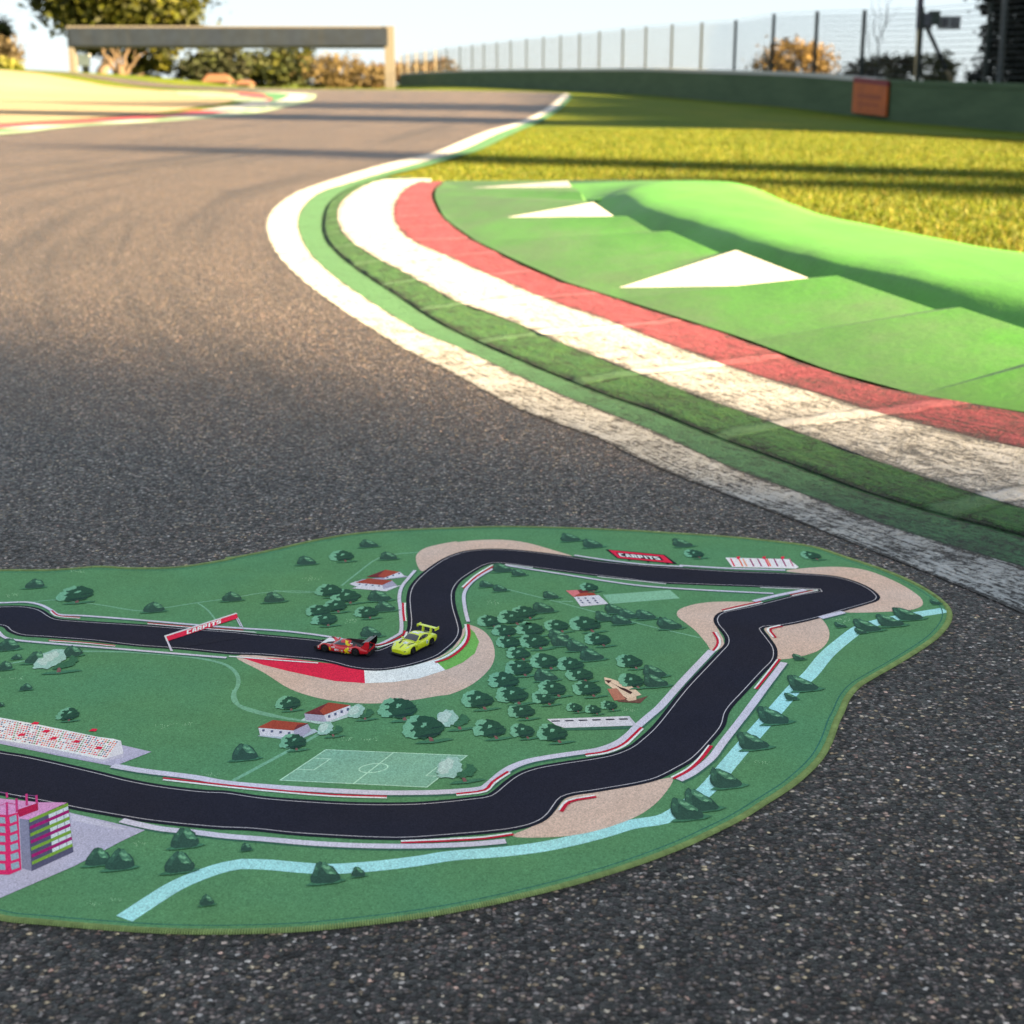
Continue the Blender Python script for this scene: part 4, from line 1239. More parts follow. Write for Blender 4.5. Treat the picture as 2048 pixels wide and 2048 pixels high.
PLANTS = [
 ('A', 'b', [(265, 295, 150), (1190, 480, 160), (1795, 395, 150), (55, 775, 175), (272, 876, 170), (555, 822, 155), (128, 848, 80), (30, 930, 125), (200, 1086, 90), (5, 1212, 55)]),
 ('A', 't', [(575, 412, 270), (520, 1328, 175)]), ('A', 'w', [(430, 950, 330)]),
 ('E', 'b', [(1895, 462, 200), (755, 1278, 190), (925, 1308, 220), (1430, 1138, 220), (1385, 1330, 225), (1600, 1590, 110), (1905, 1168, 85)]),
 ('B', 'b', [(385, 598, 165), (632, 308, 150), (1115, 172, 140), (1270, 268, 135), (1200, 588, 180), (1245, 668, 160), (1135, 868, 165)]),
 ('B', 't', [(920, 288, 190), (820, 562, 210), (955, 612, 230), (865, 680, 190), (735, 716, 190), (1110, 728, 190), (785, 786, 200), (500, 1440, 195)]), ('B', 'w', [(1070, 1510, 200)]),
 ('C', 'b', [(945, 165, 150), (1115, 213, 155), (1815, 208, 150), (415, 402, 150), (540, 432, 110), (288, 520, 110), (395, 553, 110), (790, 608, 120), (735, 716, 165),
             (1290, 722, 150), (1395, 760, 150), (1210, 780, 150), (1340, 808, 150), (1530, 768, 150), (1715, 842, 180), (850, 925, 160), (880, 975, 170), (1000, 1012, 170), (1110, 1085, 180), (755, 1244, 175), (1600, 1214, 170), (1610, 1290, 180)]),
 ('C', 't', [(1105, 560, 145), (335, 836, 190), (510, 815, 220), (610, 770, 200), (450, 912, 190), (655, 905, 220), (860, 872, 190), (1090, 872, 240), (480, 1000, 190), (690, 1005, 230), (1180, 982, 200), (560, 1090, 190), (770, 1160, 230), (570, 1212, 220),
             (970, 1180, 210), (455, 1316, 240), (1040, 1258, 210), (830, 1372, 220), (1100, 1372, 220), (255, 1470, 250), (520, 1430, 250), (760, 1436, 190), (585, 1545, 210), (1430, 1155, 200), (1445, 1305, 200), (985, 1492, 125), (1130, 1508, 125), (1255, 1478, 130)]),
 ('G', 't', [(345, 500, 250), (592, 498, 190), (835, 530, 240)]), ('G', 'w', [(95, 830, 310)]),
 ('F', 't', [(1370, 240, 300), (1575, 402, 330), (540, 472, 205)]), ('F', 'w', [(1800, 310, 260), (825, 366, 190)]),
 ('F', 'b', [(780, 1490, 225), (1035, 1445, 105)]),
 ('H', 'b', [(1215, 120, 215), (1105, 195, 95), (985, 375, 225), (825, 572, 225), (615, 868, 235), (425, 1045, 250), (315, 1112, 245)]),
 ('D', 'b', [(1178, 660, 65), (1302, 698, 65), (1360, 682, 150), (1500, 652, 150), (1610, 612, 155), (1762, 518, 60), (922, 860, 70)]),
 ('D', 't', [(300, 238, 120), (1022, 248, 120)])]
prng = random.Random(8)
plants = []
for c, kind, lst in PLANTS:
    for x, y, wd in lst:
        px, py = q(c, [(x, y)])[0]
        plants.append((py, px, kind, wd * CROP[c][2]))
plants.sort()
print('printed plants', len(plants))
for i, (py, px, kind, wpx) in enumerate(plants):
    o = mz((px, py), 0)
    mpp = CAMH - MZ
    scale = wpx * (CAMH - MZ) / (CT * (py - HORIZON))     # width on the mat in metres
    mb = MB()
    # later (nearer) pictures are printed over earlier ones
    o.z += (i % 40) * .000004
    VS[0] = 1.72 if kind == 'b' else 1.62
    if kind == 'b': bush(mb, o, scale, prng); nm = 'printed_bush'
    elif kind == 't': tree(mb, o, scale, prng); nm = 'printed_tree'
    else: tree(mb, o, scale, prng, 2); nm = 'printed_tree'
    part(mb, nm)
# fine light flecks printed in the grass
mb = MB()
for c, x, y in [('A', 120, 985), ('A', 1450, 1340), ('A', 1280, 1360), ('E', 1080, 1110), ('E', 720, 1570), ('E', 900, 1540), ('E', 1640, 575), ('F', 1110, 375), ('H', 850, 670), ('C', 320, 635), ('C', 1390, 1465), ('B', 660, 410), ('B', 980, 740), ('A', 90, 350), ('A', 600, 165), ('F', 960, 375), ('D', 1180, 610)]:
    for k in range(16):
        a = x + rr.gauss(0, 38); b = y + rr.gauss(0, 10)
        mpoly(mb, q(c, [(a, b), (a + 4, b - 2), (a + 7, b + 3), (a + 2, b + 5)]), 1.5, ink(140, 186, 150))
tag(part(mb, 'printed_flecks'), kind='stuff')
# ================================================================== two 1:64 toy cars
K = .00088       # millimetres of the drawing to metres
def loft_body(st, n_side=9):
    """st: list of stations (x, half width, centre height, shoulder height, shoulder position 0..1, lower edge height); returns rows of points, in mm"""
    rows = []
    for x, hw, zt, zs, sp, zl in st:
        half = []
        # from centre line outwards and down
        half.append((0.0, zt))
        half.append((hw * sp * .5, zt + (zs - zt) * .30))
        half.append((hw * sp * .8, zt + (zs - zt) * .85))
        half.append((hw * sp, zs))
        half.append((hw * (sp + (1 - sp) * .6), zs - .10 * (zs - zl)))
        half.append((hw * .985, zs - .28 * (zs - zl)))
        half.append((hw, zs - .55 * (zs - zl)))
        half.append((hw * .995, zs - .8 * (zs - zl)))
        half.append((hw * .96, zl))
        row = [(x, -y, z) for y, z in reversed(half[1:])] + [(x, y, z) for y, z in half]
        rows.append(row)
    return rows
def arch(x, wheels, r):
    z = 0
    for wx in wheels:
        if abs(x - wx) < r:
            z = max(z, math.sqrt(r * r - (x - wx) ** 2))
    return z
def stations(xs, hw, zt, zs, sp, sill, wheels, wr, ar):
    out = []
    for x in xs:
        zl = sill(x)
        a = arch(x, wheels, ar)
        if a > 0: zl = max(zl, wr + a - .2) if a > .1 else zl
        zl = min(zl, zs(x) - .7)
        out.append((x, hw(x), zt(x), zs(x), sp(x), zl))
    return out
def lin_tab(p):
    xs = [a for a, b in p]; ys = [b for a, b in p]
    return table(xs, ys)
def frange(a, b, s):
    n = int(round((b - a) / s))
    return [a + (b - a) * k / n for k in range(n + 1)]

class Car:
    def __init__(self, name, label, pa, pb, wheel_front, wheel_rear, half_track):
        """pa / pb: ground points under the near front and near rear wheel"""
        f = (pa - pb); f.z = 0
        self.fwd = f.normalized()
        self.root = empty(name, (0, 0, 0), label, 'toy car')
        left = Vector((-self.fwd.y, self.fwd.x, 0))
        mid_near = (pa + pb) / 2
        mid_x = (wheel_front + wheel_rear) / 2 * K
        c = mid_near - left * half_track * K - self.fwd * mid_x
        self.root.location = (c.x, c.y, MZ + 11 * DL)
        self.root.rotation_euler = (0, 0, math.atan2(self.fwd.y, self.fwd.x))
        self.shells = []
    def add(self, mb, name, mats, smooth_angle=None, parent=None):
        for i, p in enumerate(mb.v): mb.v[i] = (p[0] * K, p[1] * K, p[2] * K)
        o = mb.build(name, mats)
        o.parent = parent or self.root
        return o
    def shell(self, rows):
        V = [Vector(p) for r in rows for p in r]; n = len(rows[0]); F = []
        for a in range(len(rows) - 1):
            for b in range(n - 1):
                F.append((a * n + b, a * n + b + 1, (a + 1) * n + b + 1, (a + 1) * n + b))
        self.shells.append((V, F))
    def bvh(self):
        V, F = [], []
        for v, f in self.shells:
            i = len(V); V += v; F += [tuple(i + k for k in g) for g in f]
        self.tree = BVHTree.FromPolygons(V, F)
    def decal(self, mb, poly, axis, off=.12, mi=0, step=1.2):
        """lay a flat shape onto the bodywork: poly is (x,z) seen from a side, (x,y) from above, (y,z) from the front"""
        pts = []
        n = len(poly)
        for k in range(n):
            a = Vector(poly[k]); b = Vector(poly[(k + 1) % n])
            m = max(1, int((b - a).length / step))
            for j in range(m): pts.append(a.lerp(b, j / m))
        e = [(k, (k + 1) % len(pts)) for k in range(len(pts))]
        x0 = min(p.x for p in pts); x1 = max(p.x for p in pts); y0 = min(p.y for p in pts); y1 = max(p.y for p in pts)
        def inside(p):
            c = False
            for k in range(len(pts)):
                a, b = pts[k], pts[k - 1]
                if (a.y > p.y) != (b.y > p.y) and p.x < (b.x - a.x) * (p.y - a.y) / (b.y - a.y) + a.x: c = not c
            return c
        grid = []
        xx = x0 + step / 2
        while xx < x1:
            yy = y0 + step / 2
            while yy < y1:
                p = Vector((xx, yy))
                if inside(p) and min((p - t).length for t in pts) > step * .4: grid.append(p)
                yy += step
            xx += step
        res = delaunay_2d_cdt(pts + grid, e, [], 1, 1e-5)
        vs, fs = res[0], res[2]
        P = []
        for v in vs:
            if axis in ('L', 'R'):
                s = 1 if axis == 'L' else -1
                o, d = Vector((v.x, s * 60, v.y)), Vector((0, -s, 0))
            elif axis == 'T': o, d = Vector((v.x, v.y, 60)), Vector((0, 0, -1))
            elif axis == 'B': o, d = Vector((-80, v.x, v.y)), Vector((1, 0, 0))
            else: o, d = Vector((80, v.x, v.y)), Vector((-1, 0, 0))
            h = self.tree.ray_cast(o, d)
            P.append(None if h[0] is None else h[0] - d * off + (h[1] * (1 if h[1].dot(d) < 0 else -1)) * off * .3)
        for f in fs:
            if all(P[i] is not None for i in f):
                q3 = [P[i] for i in f]
                if max((q3[i] - q3[i - 1]).length for i in range(3)) > step * 6: continue
                mb.face(q3, mi, None, None, True)

M_red = car_paint('red_paint', (.62, .012, .02))
M_yel = car_paint('lime_yellow_paint', (.72, .80, .02))
M_blk = car_paint('black_gloss', (.012, .012, .014), .3, .3)
M_matt = plain('black_plastic', (.014, .014, .016), .6, .3)
M_glass = car_paint('dark_glass', (.018, .02, .03), .08, .8)
M_tyre = plain('rubber', (.012, .012, .012), .75, .25)
M_rim = plain('wheel_metal', (.05, .05, .055), .35, .5, .6)
M_wht = plain('white_decal', (.80, .80, .80), .4)
M_ydec = plain('yellow_decal', (.85, .66, .01), .4)
M_lamp = car_paint('lamp_glass', (.62, .66, .72), .1, .9)
M_org = plain('orange_decal', (.75, .25, .08), .4)
M_grn = plain('green_decal', (.10, .45, .16), .4)

def wheel(car, x, y, r, w, spokes=8):
    s = 1 if y > 0 else -1
    mb = MB()
    prof = [(r * .60, -.5), (r * .94, -.5), (r, -.36), (r, .36), (r * .94, .5), (r * .62, .46)]
    n = 28
    rows = [[(x + math.cos(a) * q_[0], y + s * q_[1] * w, r + math.sin(a) * q_[0]) for a in [2 * math.pi * k / n for k in range(n)]] for q_ in prof]
    mb.grid(rows, 0, None, None, True, True)
    tyre = car.add(mb, 'wheel', M_tyre)
    mb = MB()
    rows = [[(x + math.cos(a) * rr_, y + s * yy * w, r + math.sin(a) * rr_) for a in [2 * math.pi * k / n for k in range(n)]] for rr_, yy in ((r * .63, .46), (r * .58, .50), (r * .54, .42), (r * .50, .18), (.01, .18))]
    mb.grid(rows, 0, None, None, False, True)
    for k in range(spokes):
        a = 2 * math.pi * k / spokes
        R_ = Matrix.Rotation(-a, 4, 'Y').to_3x3()
        mb.box(Vector((x, y + s * .34 * w, r)) + R_ @ Vector((r * .28, 0, 0)), r * .56, .5, .55, 0, None, R_)
    mb.tube([(x, y + s * .2 * w, r), (x, y + s * .48 * w, r)], r * .13, 10)
    rim = car.add(mb, 'rim', M_rim); rim.parent = tyre
    return tyre

# ------------------------------------------------ yellow coupe with a tall rear wing
gt = Car('toy_race_car', 'lime yellow toy coupe with a tall rear wing, turning through the printed bend', un(826, 1309.5, MZ), un(861.5, 1292, MZ), 22, -21, 14.6)
WR, AR = 5.3, 6.3
hw = lin_tab([(-36, 14.2), (-30, 16.2), (-21, 17.0), (-12, 15.6), (0, 15.0), (12, 15.6), (22, 16.4), (30, 15.6), (34, 13.8), (36.5, 11.0)])
zt = lin_tab([(-36, 12.8), (-31, 14.6), (-20, 15.4), (-5, 14.4), (9, 13.9), (18, 12.9), (28, 11.2), (33, 9.4), (36.5, 7.8)])
zs = lin_tab([(-36, 12.2), (-30, 14.2), (-21, 14.9), (-10, 13.0), (2, 12.3), (12, 12.6), (21, 13.1), (28, 11.6), (33, 9.2), (36.5, 7.4)])
sp = lin_tab([(-36, .80), (-21, .86), (0, .88), (20, .84), (30, .78), (36.5, .74)])
sill = lin_tab([(-36, 5.5), (-30, 4.0), (-14, 2.4), (14, 2.2), (30, 2.6), (36.5, 2.8)])
rows = loft_body(stations(frange(-36, 36.5, .9), hw, zt, zs, sp, sill, (22, -21), WR, AR))
gt.shell(rows)
mb = MB(); mb.grid(rows)
mb.face(rows[-1]); mb.face(list(reversed(rows[0])))
gt.add(mb, 'body', M_yel)
# greenhouse
cab = []
for x, hb, ht, zb, z1 in [(10.5, 12.6, 12.2, 13.4, 13.7), (7, 12.9, 11.6, 13.2, 15.6), (2.5, 13.0, 10.9, 13.0, 18.0), (-1.5, 13.0, 10.4, 13.0, 19.5), (-6, 13.0, 10.3, 13.2, 20.3), (-11, 13.0, 10.2, 13.6, 20.2), (-16, 12.9, 10.0, 14.2, 19.2), (-21, 12.6, 9.8, 14.7, 17.7), (-26, 12.0, 9.6, 14.8, 16.0), (-30, 11.4, 9.6, 14.0, 14.7)]:
    half = [(0, z1 + .35), (ht * .55, z1 + .2), (ht * .88, z1 - .15), (ht, z1 - .7), (ht + (hb - ht) * .4, zb + (z1 - zb) * .55), (hb - .2, zb + (z1 - zb) * .15), (hb, zb - 1.2)]
    cab.append([(x, -y, z) for y, z in reversed(half[1:])] + [(x, y, z) for y, z in half])
gt.shell(cab)
mb = MB(); mb.grid(cab); gt.add(mb, 'roof', M_yel)
gt.bvh()
mb = MB(); gt.decal(mb, [(9.6, -11.2), (9.6, 11.2), (5.5, 11.0), (-.8, 9.2), (-1.0, 0), (-.8, -9.2), (5.5, -11.0)], 'T', .14); gt.add(mb, 'windscreen', M_glass)
mb = MB(); gt.decal(mb, [(-18.5, -7.6), (-18.5, 7.6), (-26.5, 7.6), (-26.5, -7.6)], 'T', .14); gt.add(mb, 'rear_window', M_glass)
for sd in ('L', 'R'):
    mb = MB(); gt.decal(mb, [(6.0, 14.3), (3.0, 16.0), (-1.5, 18.0), (-7, 19.1), (-12, 18.8), (-17, 17.2), (-19.5, 16.0), (-14, 14.8), (0, 14.2)], sd, .14); gt.add(mb, 'side_window', M_glass)
# bonnet vents and stripes
for s in (-1, 1):
    mb = MB(); gt.decal(mb, [(24.5, s * 6.0), (15.5, s * 8.2), (12.5, s * 11.0), (14.0, s * 11.2), (24.0, s * 9.0)], 'T', .15); gt.add(mb, 'bonnet_vent', M_matt)
mb = MB(); gt.decal(mb, [(32.5, -.7), (32.5, .7), (24.0, .9), (24.0, -.9)], 'T', .15); gt.add(mb, 'bonnet_stripe', M_blk)
mb = MB(); gt.decal(mb, [(22, -3.2), (22, 3.2), (16, 3.4), (16, -3.4)], 'T', .15, 0); gt.decal(mb, [(-4, -6), (-4, 5), (-8, 5), (-8, -6)], 'T', .15, 0); gt.decal(mb, [(-9.5, .5), (-9.5, 7), (-16, 7), (-16, .5)], 'T', .15, 0); gt.decal(mb, [(-9, 6.3), (-12.5, 6.3), (-13, 11.2), (-9, 11.2)], 'L', .15, 0); gt.add(mb, 'sponsor_patch', M_wht)
mb = MB(); gt.decal(mb, [(21, -1.5), (21, 1.8), (19.5, 1.8), (19.5, -1.5)], 'T', .24, 0); gt.decal(mb, [(-9.8, 7), (-12, 7), (-12.3, 9.2), (-9.8, 9.2)], 'L', .24, 0); gt.add(mb, 'green_mark', M_grn)
mb = MB()
for s in (-1, 1): gt.decal(mb, [(14.5, s * 6.0), (19.5, s * 5.0), (19.5, s * 4.2), (13.5, s * 5.2)], 'T', .16, 0)
gt.add(mb, 'orange_mark', M_org)
mb = MB()
for k in range(3):
    x0 = 6.2 + k * 2.2
    gt.decal(mb, [(x0, 6.6), (x0 + 1.7, 6.5), (x0 + 1.7, 7.9), (x0, 8.0)], 'F', .15, 0, .8)
gt.add(mb, 'nose_lettering', M_blk)
# grille, splitter, lamps, mirrors
mb = MB(); gt.decal(mb, [(-10.4, 2.9), (10.4, 2.9), (8.4, 5.6), (0, 6.3), (-8.4, 5.6)], 'F', .16); gt.add(mb, 'grille', M_matt)
mb = MB()
spl = [(39.4, -10.5), (40, 0), (39.4, 10.5), (34, 15.0), (28, 16.4), (28, -16.4), (34, -15.0)]
mb.face([(x, y, 2.6) for x, y in spl]); mb.face([(x, y, 1.5) for x, y in reversed(spl)])
for k in range(len(spl)):
    a, b = spl[k], spl[(k + 1) % len(spl)]
    mb.face([(a[0], a[1], 1.5), (b[0], b[1], 1.5), (b[0], b[1], 2.6), (a[0], a[1], 2.6)])
gt.add(mb, 'front_splitter', M_matt)
for s in (-1, 1):
    mb = MB(); gt.decal(mb, [(32.5, s * 9.2), (28.5, s * 12.6), (25.5, s * 13.0), (29, s * 10.6)], 'T', .16); gt.add(mb, 'headlight', M_lamp)
    mb = MB(); mb.box((6.8, s * 15.0, 14.4), 2.0, 3.0, 1.7); mb.box((6.4, s * 13.4, 13.7), 1.0, 2.0, .6); gt.add(mb, 'wing_mirror', M_yel)
    mb = MB(); mb.box((0, s * 14.9, 2.0), 28, 1.6, 1.0); gt.add(mb, 'side_skirt', M_matt)
    mb = MB(); gt.decal(mb, [(12.5, 7.5), (14.2, 7.2), (14.0, 10.2), (12.7, 10.6)], 'L' if s > 0 else 'R', .15); gt.add(mb, 'side_vent', M_matt)
    mb = MB(); gt.decal(mb, [(s * 7.5, 10.4), (s * 13.2, 10.4), (s * 12.6, 11.5), (s * 7.5, 11.3)], 'B', .15); gt.add(mb, 'tail_light', car_paint('lamp_red', (.5, .01, .02)))
mb = MB(); mb.box((0, 0, 3.6), 68, 22, 3.2); gt.add(mb, 'floor', M_matt)
# rear wing on two uprights
mb = MB()
wprof = [(-29.5, 22.4), (-32, 22.9), (-35, 22.7), (-37.2, 22.1), (-35, 22.0), (-32, 21.8)]
for y0, y1 in ((-16, 16),):
    a = [(x, y0, z) for x, z in wprof]; b = [(x, y1, z) for x, z in wprof]
    mb.grid([a, b], 0, None, None, False, True); mb.face(a); mb.face(list(reversed(b)))
wing = gt.add(mb, 'rear_wing', M_yel)
for s in (-1, 1):
    mb = MB(); mb.box((-33.2, s * 16.2, 21.6), 9.5, .8, 4.0); e = gt.add(mb, 'end_plate', M_yel)
    mb = MB(); mb.box((-31.0, s * 7.0, 18.6), 4.2, 1.3, 7.4, 0, None, Matrix.Rotation(math.radians(-12), 3, 'Y')); gt.add(mb, 'wing_upright', M_yel)
for x in (22, -21):
    for s in (-1, 1): wheel(gt, x, s * 14.0, WR, 4.6)

# ------------------------------------------------ red closed prototype racer
lm = Car('toy_race_car', 'red toy prototype racer with a yellow flash, black fin and black rear wing', un(646.5, 1304.5, MZ), un(714.5, 1313.5, MZ), 24.5, -23.5, 14.6)
WR2, AR2 = 5.4, 6.5
hw = lin_tab([(-41, 14.6), (-34, 15.6), (-23.5, 15.9), (-12, 15.4), (0, 14.9), (12, 15.2), (24.5, 15.9), (32, 15.4), (37, 13.2), (40, 9.5)])
zt = lin_tab([(-41, 7.6), (-32, 8.4), (-15, 9.6), (0, 9.8), (14, 9.2), (24, 7.6), (33, 5.4), (40, 3.6)])
zs = lin_tab([(-41, 10.4), (-33, 12.4), (-23.5, 13.6), (-14, 11.0), (0, 9.4), (10, 9.4), (17, 11.4), (24.5, 12.9), (31, 10.6), (36, 7.2), (40, 4.2)])
sp = lin_tab([(-41, .86), (-23.5, .84), (0, .90), (24.5, .80), (40, .8)])
sill = lin_tab([(-41, 4.6), (-30, 3.6), (-14, 2.6), (14, 2.4), (30, 2.6), (40, 2.6)])
rows = loft_body(stations(frange(-41, 40, .9), hw, zt, zs, sp, sill, (24.5, -23.5), WR2, AR2))
lm.shell(rows)
mb = MB(); mb.grid(rows); mb.face(rows[-1]); mb.face(list(reversed(rows[0])))
lm.add(mb, 'body', M_red)
cab = []
for x, hb, z1 in [(17, 6.2, 8.6), (13, 7.4, 11.4), (8, 8.2, 14.4), (3, 8.4, 16.6), (-2, 8.2, 17.4), (-8, 7.6, 17.2), (-15, 6.4, 15.8), (-22, 5.0, 14.0), (-30, 3.6, 11.8), (-38, 2.4, 9.6)]:
    zb = 7.0
    half = [(math.sin(a) * hb, zb + (z1 - zb) * max(0, math.cos(a)) ** .72) for a in [math.pi / 2 * k / 8 for k in range(9)]]
    cab.append([(x, -y, z) for y, z in reversed(half[1:])] + [(x, y, z) for y, z in half])
lm.shell(cab)
mb = MB(); mb.grid(cab); lm.add(mb, 'cockpit', M_red)
lm.bvh()
mb = MB(); lm.decal(mb, [(16, -4.8), (16, 4.8), (10, 7.2), (3.0, 6.6), (3.6, 0), (3.0, -6.6), (10, -7.2)], 'T', .14); lm.add(mb, 'windscreen', M_glass)
for sd in ('L', 'R'):
    mb = MB(); lm.decal(mb, [(12, 10.6), (8, 12.8), (3.0, 14.2), (-4, 14.0), (-6, 11.0), (2, 10.4)], sd, .15); lm.add(mb, 'side_window', M_glass)
    mb = MB(); lm.decal(mb, [(-3.0, 16.9), (-8, 16.2), (-8, 14.0), (-12.5, 11.8), (-14.0, 9.0), (-11.5, 5.6), (-15.5, 2.9), (-9, 3.0), (-5.2, 5.6), (-8.2, 8.6), (-7.2, 11.0), (-4.6, 12.6), (-4.2, 15.0)], sd, .20, 0, 1.0); lm.add(mb, 'yellow_flash', M_ydec)
    mb = MB(); s = 1 if sd == 'L' else -1
    lx = 0
    for ch in '94':
        for pl in LET[ch]:
            lm.decal(mb, [((9.0 - (lx + a) * .95) if s > 0 else (3.2 + (lx + a) * .95), 3.7 + b * .62) for a, b in pl], sd, .26, 0, .8)
        lx += 3.5
    lm.add(mb, 'race_number', M_wht)
    mb = MB(); lm.decal(mb, [(-1.2, 4), (1.2, 4), (1.6, 5.4), (0, 6.8), (-1.6, 5.4)], sd, .26, 0, .8); lm.add(mb, 'orange_badge', M_org)
    mb = MB()
    for pl in ([(-3.6, 4.2), (-1.9, 4.2), (-1.9, 6.2), (-3.6, 6.2)], [(9, 8.2), (14, 8.4), (14, 9.2), (9, 9)], [(-16, 9.2), (-20, 9.4), (-20, 10.2), (-16, 10)], [(-13, 6.3), (-18, 6.3), (-18, 7.1), (-13, 7.1)], [(-11, 14.4), (-15, 13.6), (-15, 12.8), (-11, 13.4)], [(33.5, 5.2), (35.2, 4.8), (34.6, 6.8), (33.2, 7)]):
        lm.decal(mb, pl, sd, .24, 0, .8)
    lm.add(mb, 'sponsor_patch', M_wht)
    mb = MB(); lm.decal(mb, [(16.5, 4.4), (14.8, 3.9), (15.0, 7.2), (17.0, 9.4)], sd, .22, 0, .8); lm.add(mb, 'yellow_trim', M_ydec)
mb = MB(); lm.decal(mb, [(38.5, -7), (38.8, 0), (38.5, 7), (34, 10), (28, 11.5), (21, 9.0), (17.5, 6), (23, 4.2), (30, 4.0), (30, -4.0), (23, -4.2), (17.5, -6), (21, -9.0), (28, -11.5), (34, -10)], 'T', .15); lm.add(mb, 'pale_nose', M_wht)
mb = MB(); lm.decal(mb, [(30, -3.4), (30, 3.4), (19, 4.0), (17.5, -0), (19, -4.0)], 'T', .2); lm.add(mb, 'nose_duct', M_matt)
for s in (-1, 1):
    mb = MB(); lm.decal(mb, [(27.5, s * 10.6), (27.5, s * 13.4), (21.5, s * 13.6), (21.5, s * 10.8)], 'T', .16); lm.add(mb, 'arch_louvre', M_matt)
    mb = MB(); lm.decal(mb, [(35.2, s * 8.6), (33, s * 11.6), (31.8, s * 12.2), (33.6, s * 8.8)], 'T', .22); lm.add(mb, 'headlight', M_lamp)
    mb = MB(); mb.box((-1, s * 14.4, 2.0), 32, 2.6, 1.1); lm.add(mb, 'side_floor', M_matt)
    mb = MB()
    for x in (-3, -8, -12): mb.box((x, s * 15.75, 2.3), 1.6, .3, .6)
    lm.add(mb, 'floor_mark', M_ydec)
    mb = MB(); mb.box((13.5, s * 13.2, 12.0), 2.0, 3.2, 1.5); mb.box((13.5, s * 11.8, 10.6), .8, .8, 2.4); lm.add(mb, 'wing_mirror', M_red)
# black engine deck, fin, wing
mb = MB(); lm.decal(mb, [(-12, -4.6), (-12, 4.6), (-18, 8.6), (-40.5, 11.2), (-40.5, -11.2), (-18, -8.6)], 'T', .16); lm.add(mb, 'engine_deck', M_blk)
mb = MB()
fin = [(-2.5, 17.2), (-4, 18.6), (-9, 19.4), (-37, 19.6), (-39, 18.8), (-39, 9.4), (-30, 11.6), (-22, 13.9), (-15, 15.7), (-8, 17.0)]
mb.face([(x, .35, z) for x, z in fin]); mb.face([(x, -.35, z) for x, z in reversed(fin)])
for k in range(len(fin)):
    a, b = fin[k], fin[(k + 1) % len(fin)]
    mb.face([(a[0], -.35, a[1]), (b[0], -.35, b[1]), (b[0], .35, b[1]), (a[0], .35, a[1])])
lm.add(mb, 'shark_fin', M_blk)
mb = MB()
for prof in ([(-32.5, 19.4), (-35, 20.4), (-38.5, 21.0), (-41.5, 20.8), (-38, 19.8), (-35, 19.0)], [(-40.5, 21.8), (-42.2, 22.6), (-44, 22.8), (-42, 21.9)]):
    a = [(x, -13.6, z) for x, z in prof]; b = [(x, 13.6, z) for x, z in prof]
    mb.grid([a, b], 0, None, None, False, True); mb.face(a); mb.face(list(reversed(b)))
lm.add(mb, 'rear_wing', M_blk)
for s in (-1, 1):
    mb = MB()
    ep = [(-31.5, 13.0), (-35, 11.0), (-42.5, 9.4), (-44.5, 15), (-44.5, 23.2), (-39, 22.4), (-36.5, 18)]
    for y in (s * 13.7, s * 14.4): mb.face([(x, y, z) for x, z in ep])
    for k in range(len(ep)):
        a, b = ep[k], ep[(k + 1) % len(ep)]
        mb.face([(a[0], s * 13.7, a[1]), (b[0], s * 13.7, b[1]), (b[0], s * 14.4, b[1]), (a[0], s * 14.4, a[1])])
    lm.add(mb, 'end_plate', M_red if s > 0 else M_blk)
    mb = MB(); mb.box((-42.3, s * 12.4, 8.4), .6, 3.0, .9); lm.add(mb, 'tail_light', car_paint('lamp_red', (.5, .01, .02)))
mb = MB(); mb.box((-41.5, 0, 3.6), 5, 26, 3.4); lm.add(mb, 'diffuser', M_matt)
mb = MB(); mb.box((-43.2, 9.5, 4.2), 2.4, 4.5, 1.8); lm.add(mb, 'grey_trim', M_rim)
mb = MB()
spl = [(42.5, -9), (43.2, 0), (42.5, 9), (39, 14.2), (32, 15.6), (32, -15.6), (39, -14.2)]
mb.face([(x, y, 2.3) for x, y in spl]); mb.face([(x, y, 1.4) for x, y in reversed(spl)])
for k in range(len(spl)):
    a, b = spl[k], spl[(k + 1) % len(spl)]
    mb.face([(a[0], a[1], 1.4), (b[0], b[1], 1.4), (b[0], b[1], 2.3), (a[0], a[1], 2.3)])
for s in (-1, 1): mb.box((39.5, s * 13.6, 4.2), 5, .5, 4.4)
lm.add(mb, 'front_splitter', M_matt)
mb = MB(); mb.box((0, 0, 3.6), 74, 21, 3.2); lm.add(mb, 'floor', M_matt)
mb = MB(); lm.decal(mb, [(-29, 2.4), (-29, 6.4), (-33, 7), (-33, 2.4)], 'T', .24); lm.add(mb, 'yellow_plate', M_ydec)
for x in (24.5, -23.5):
    for s in (-1, 1): wheel(lm, x, s * 13.6, WR2, 4.6, 10)
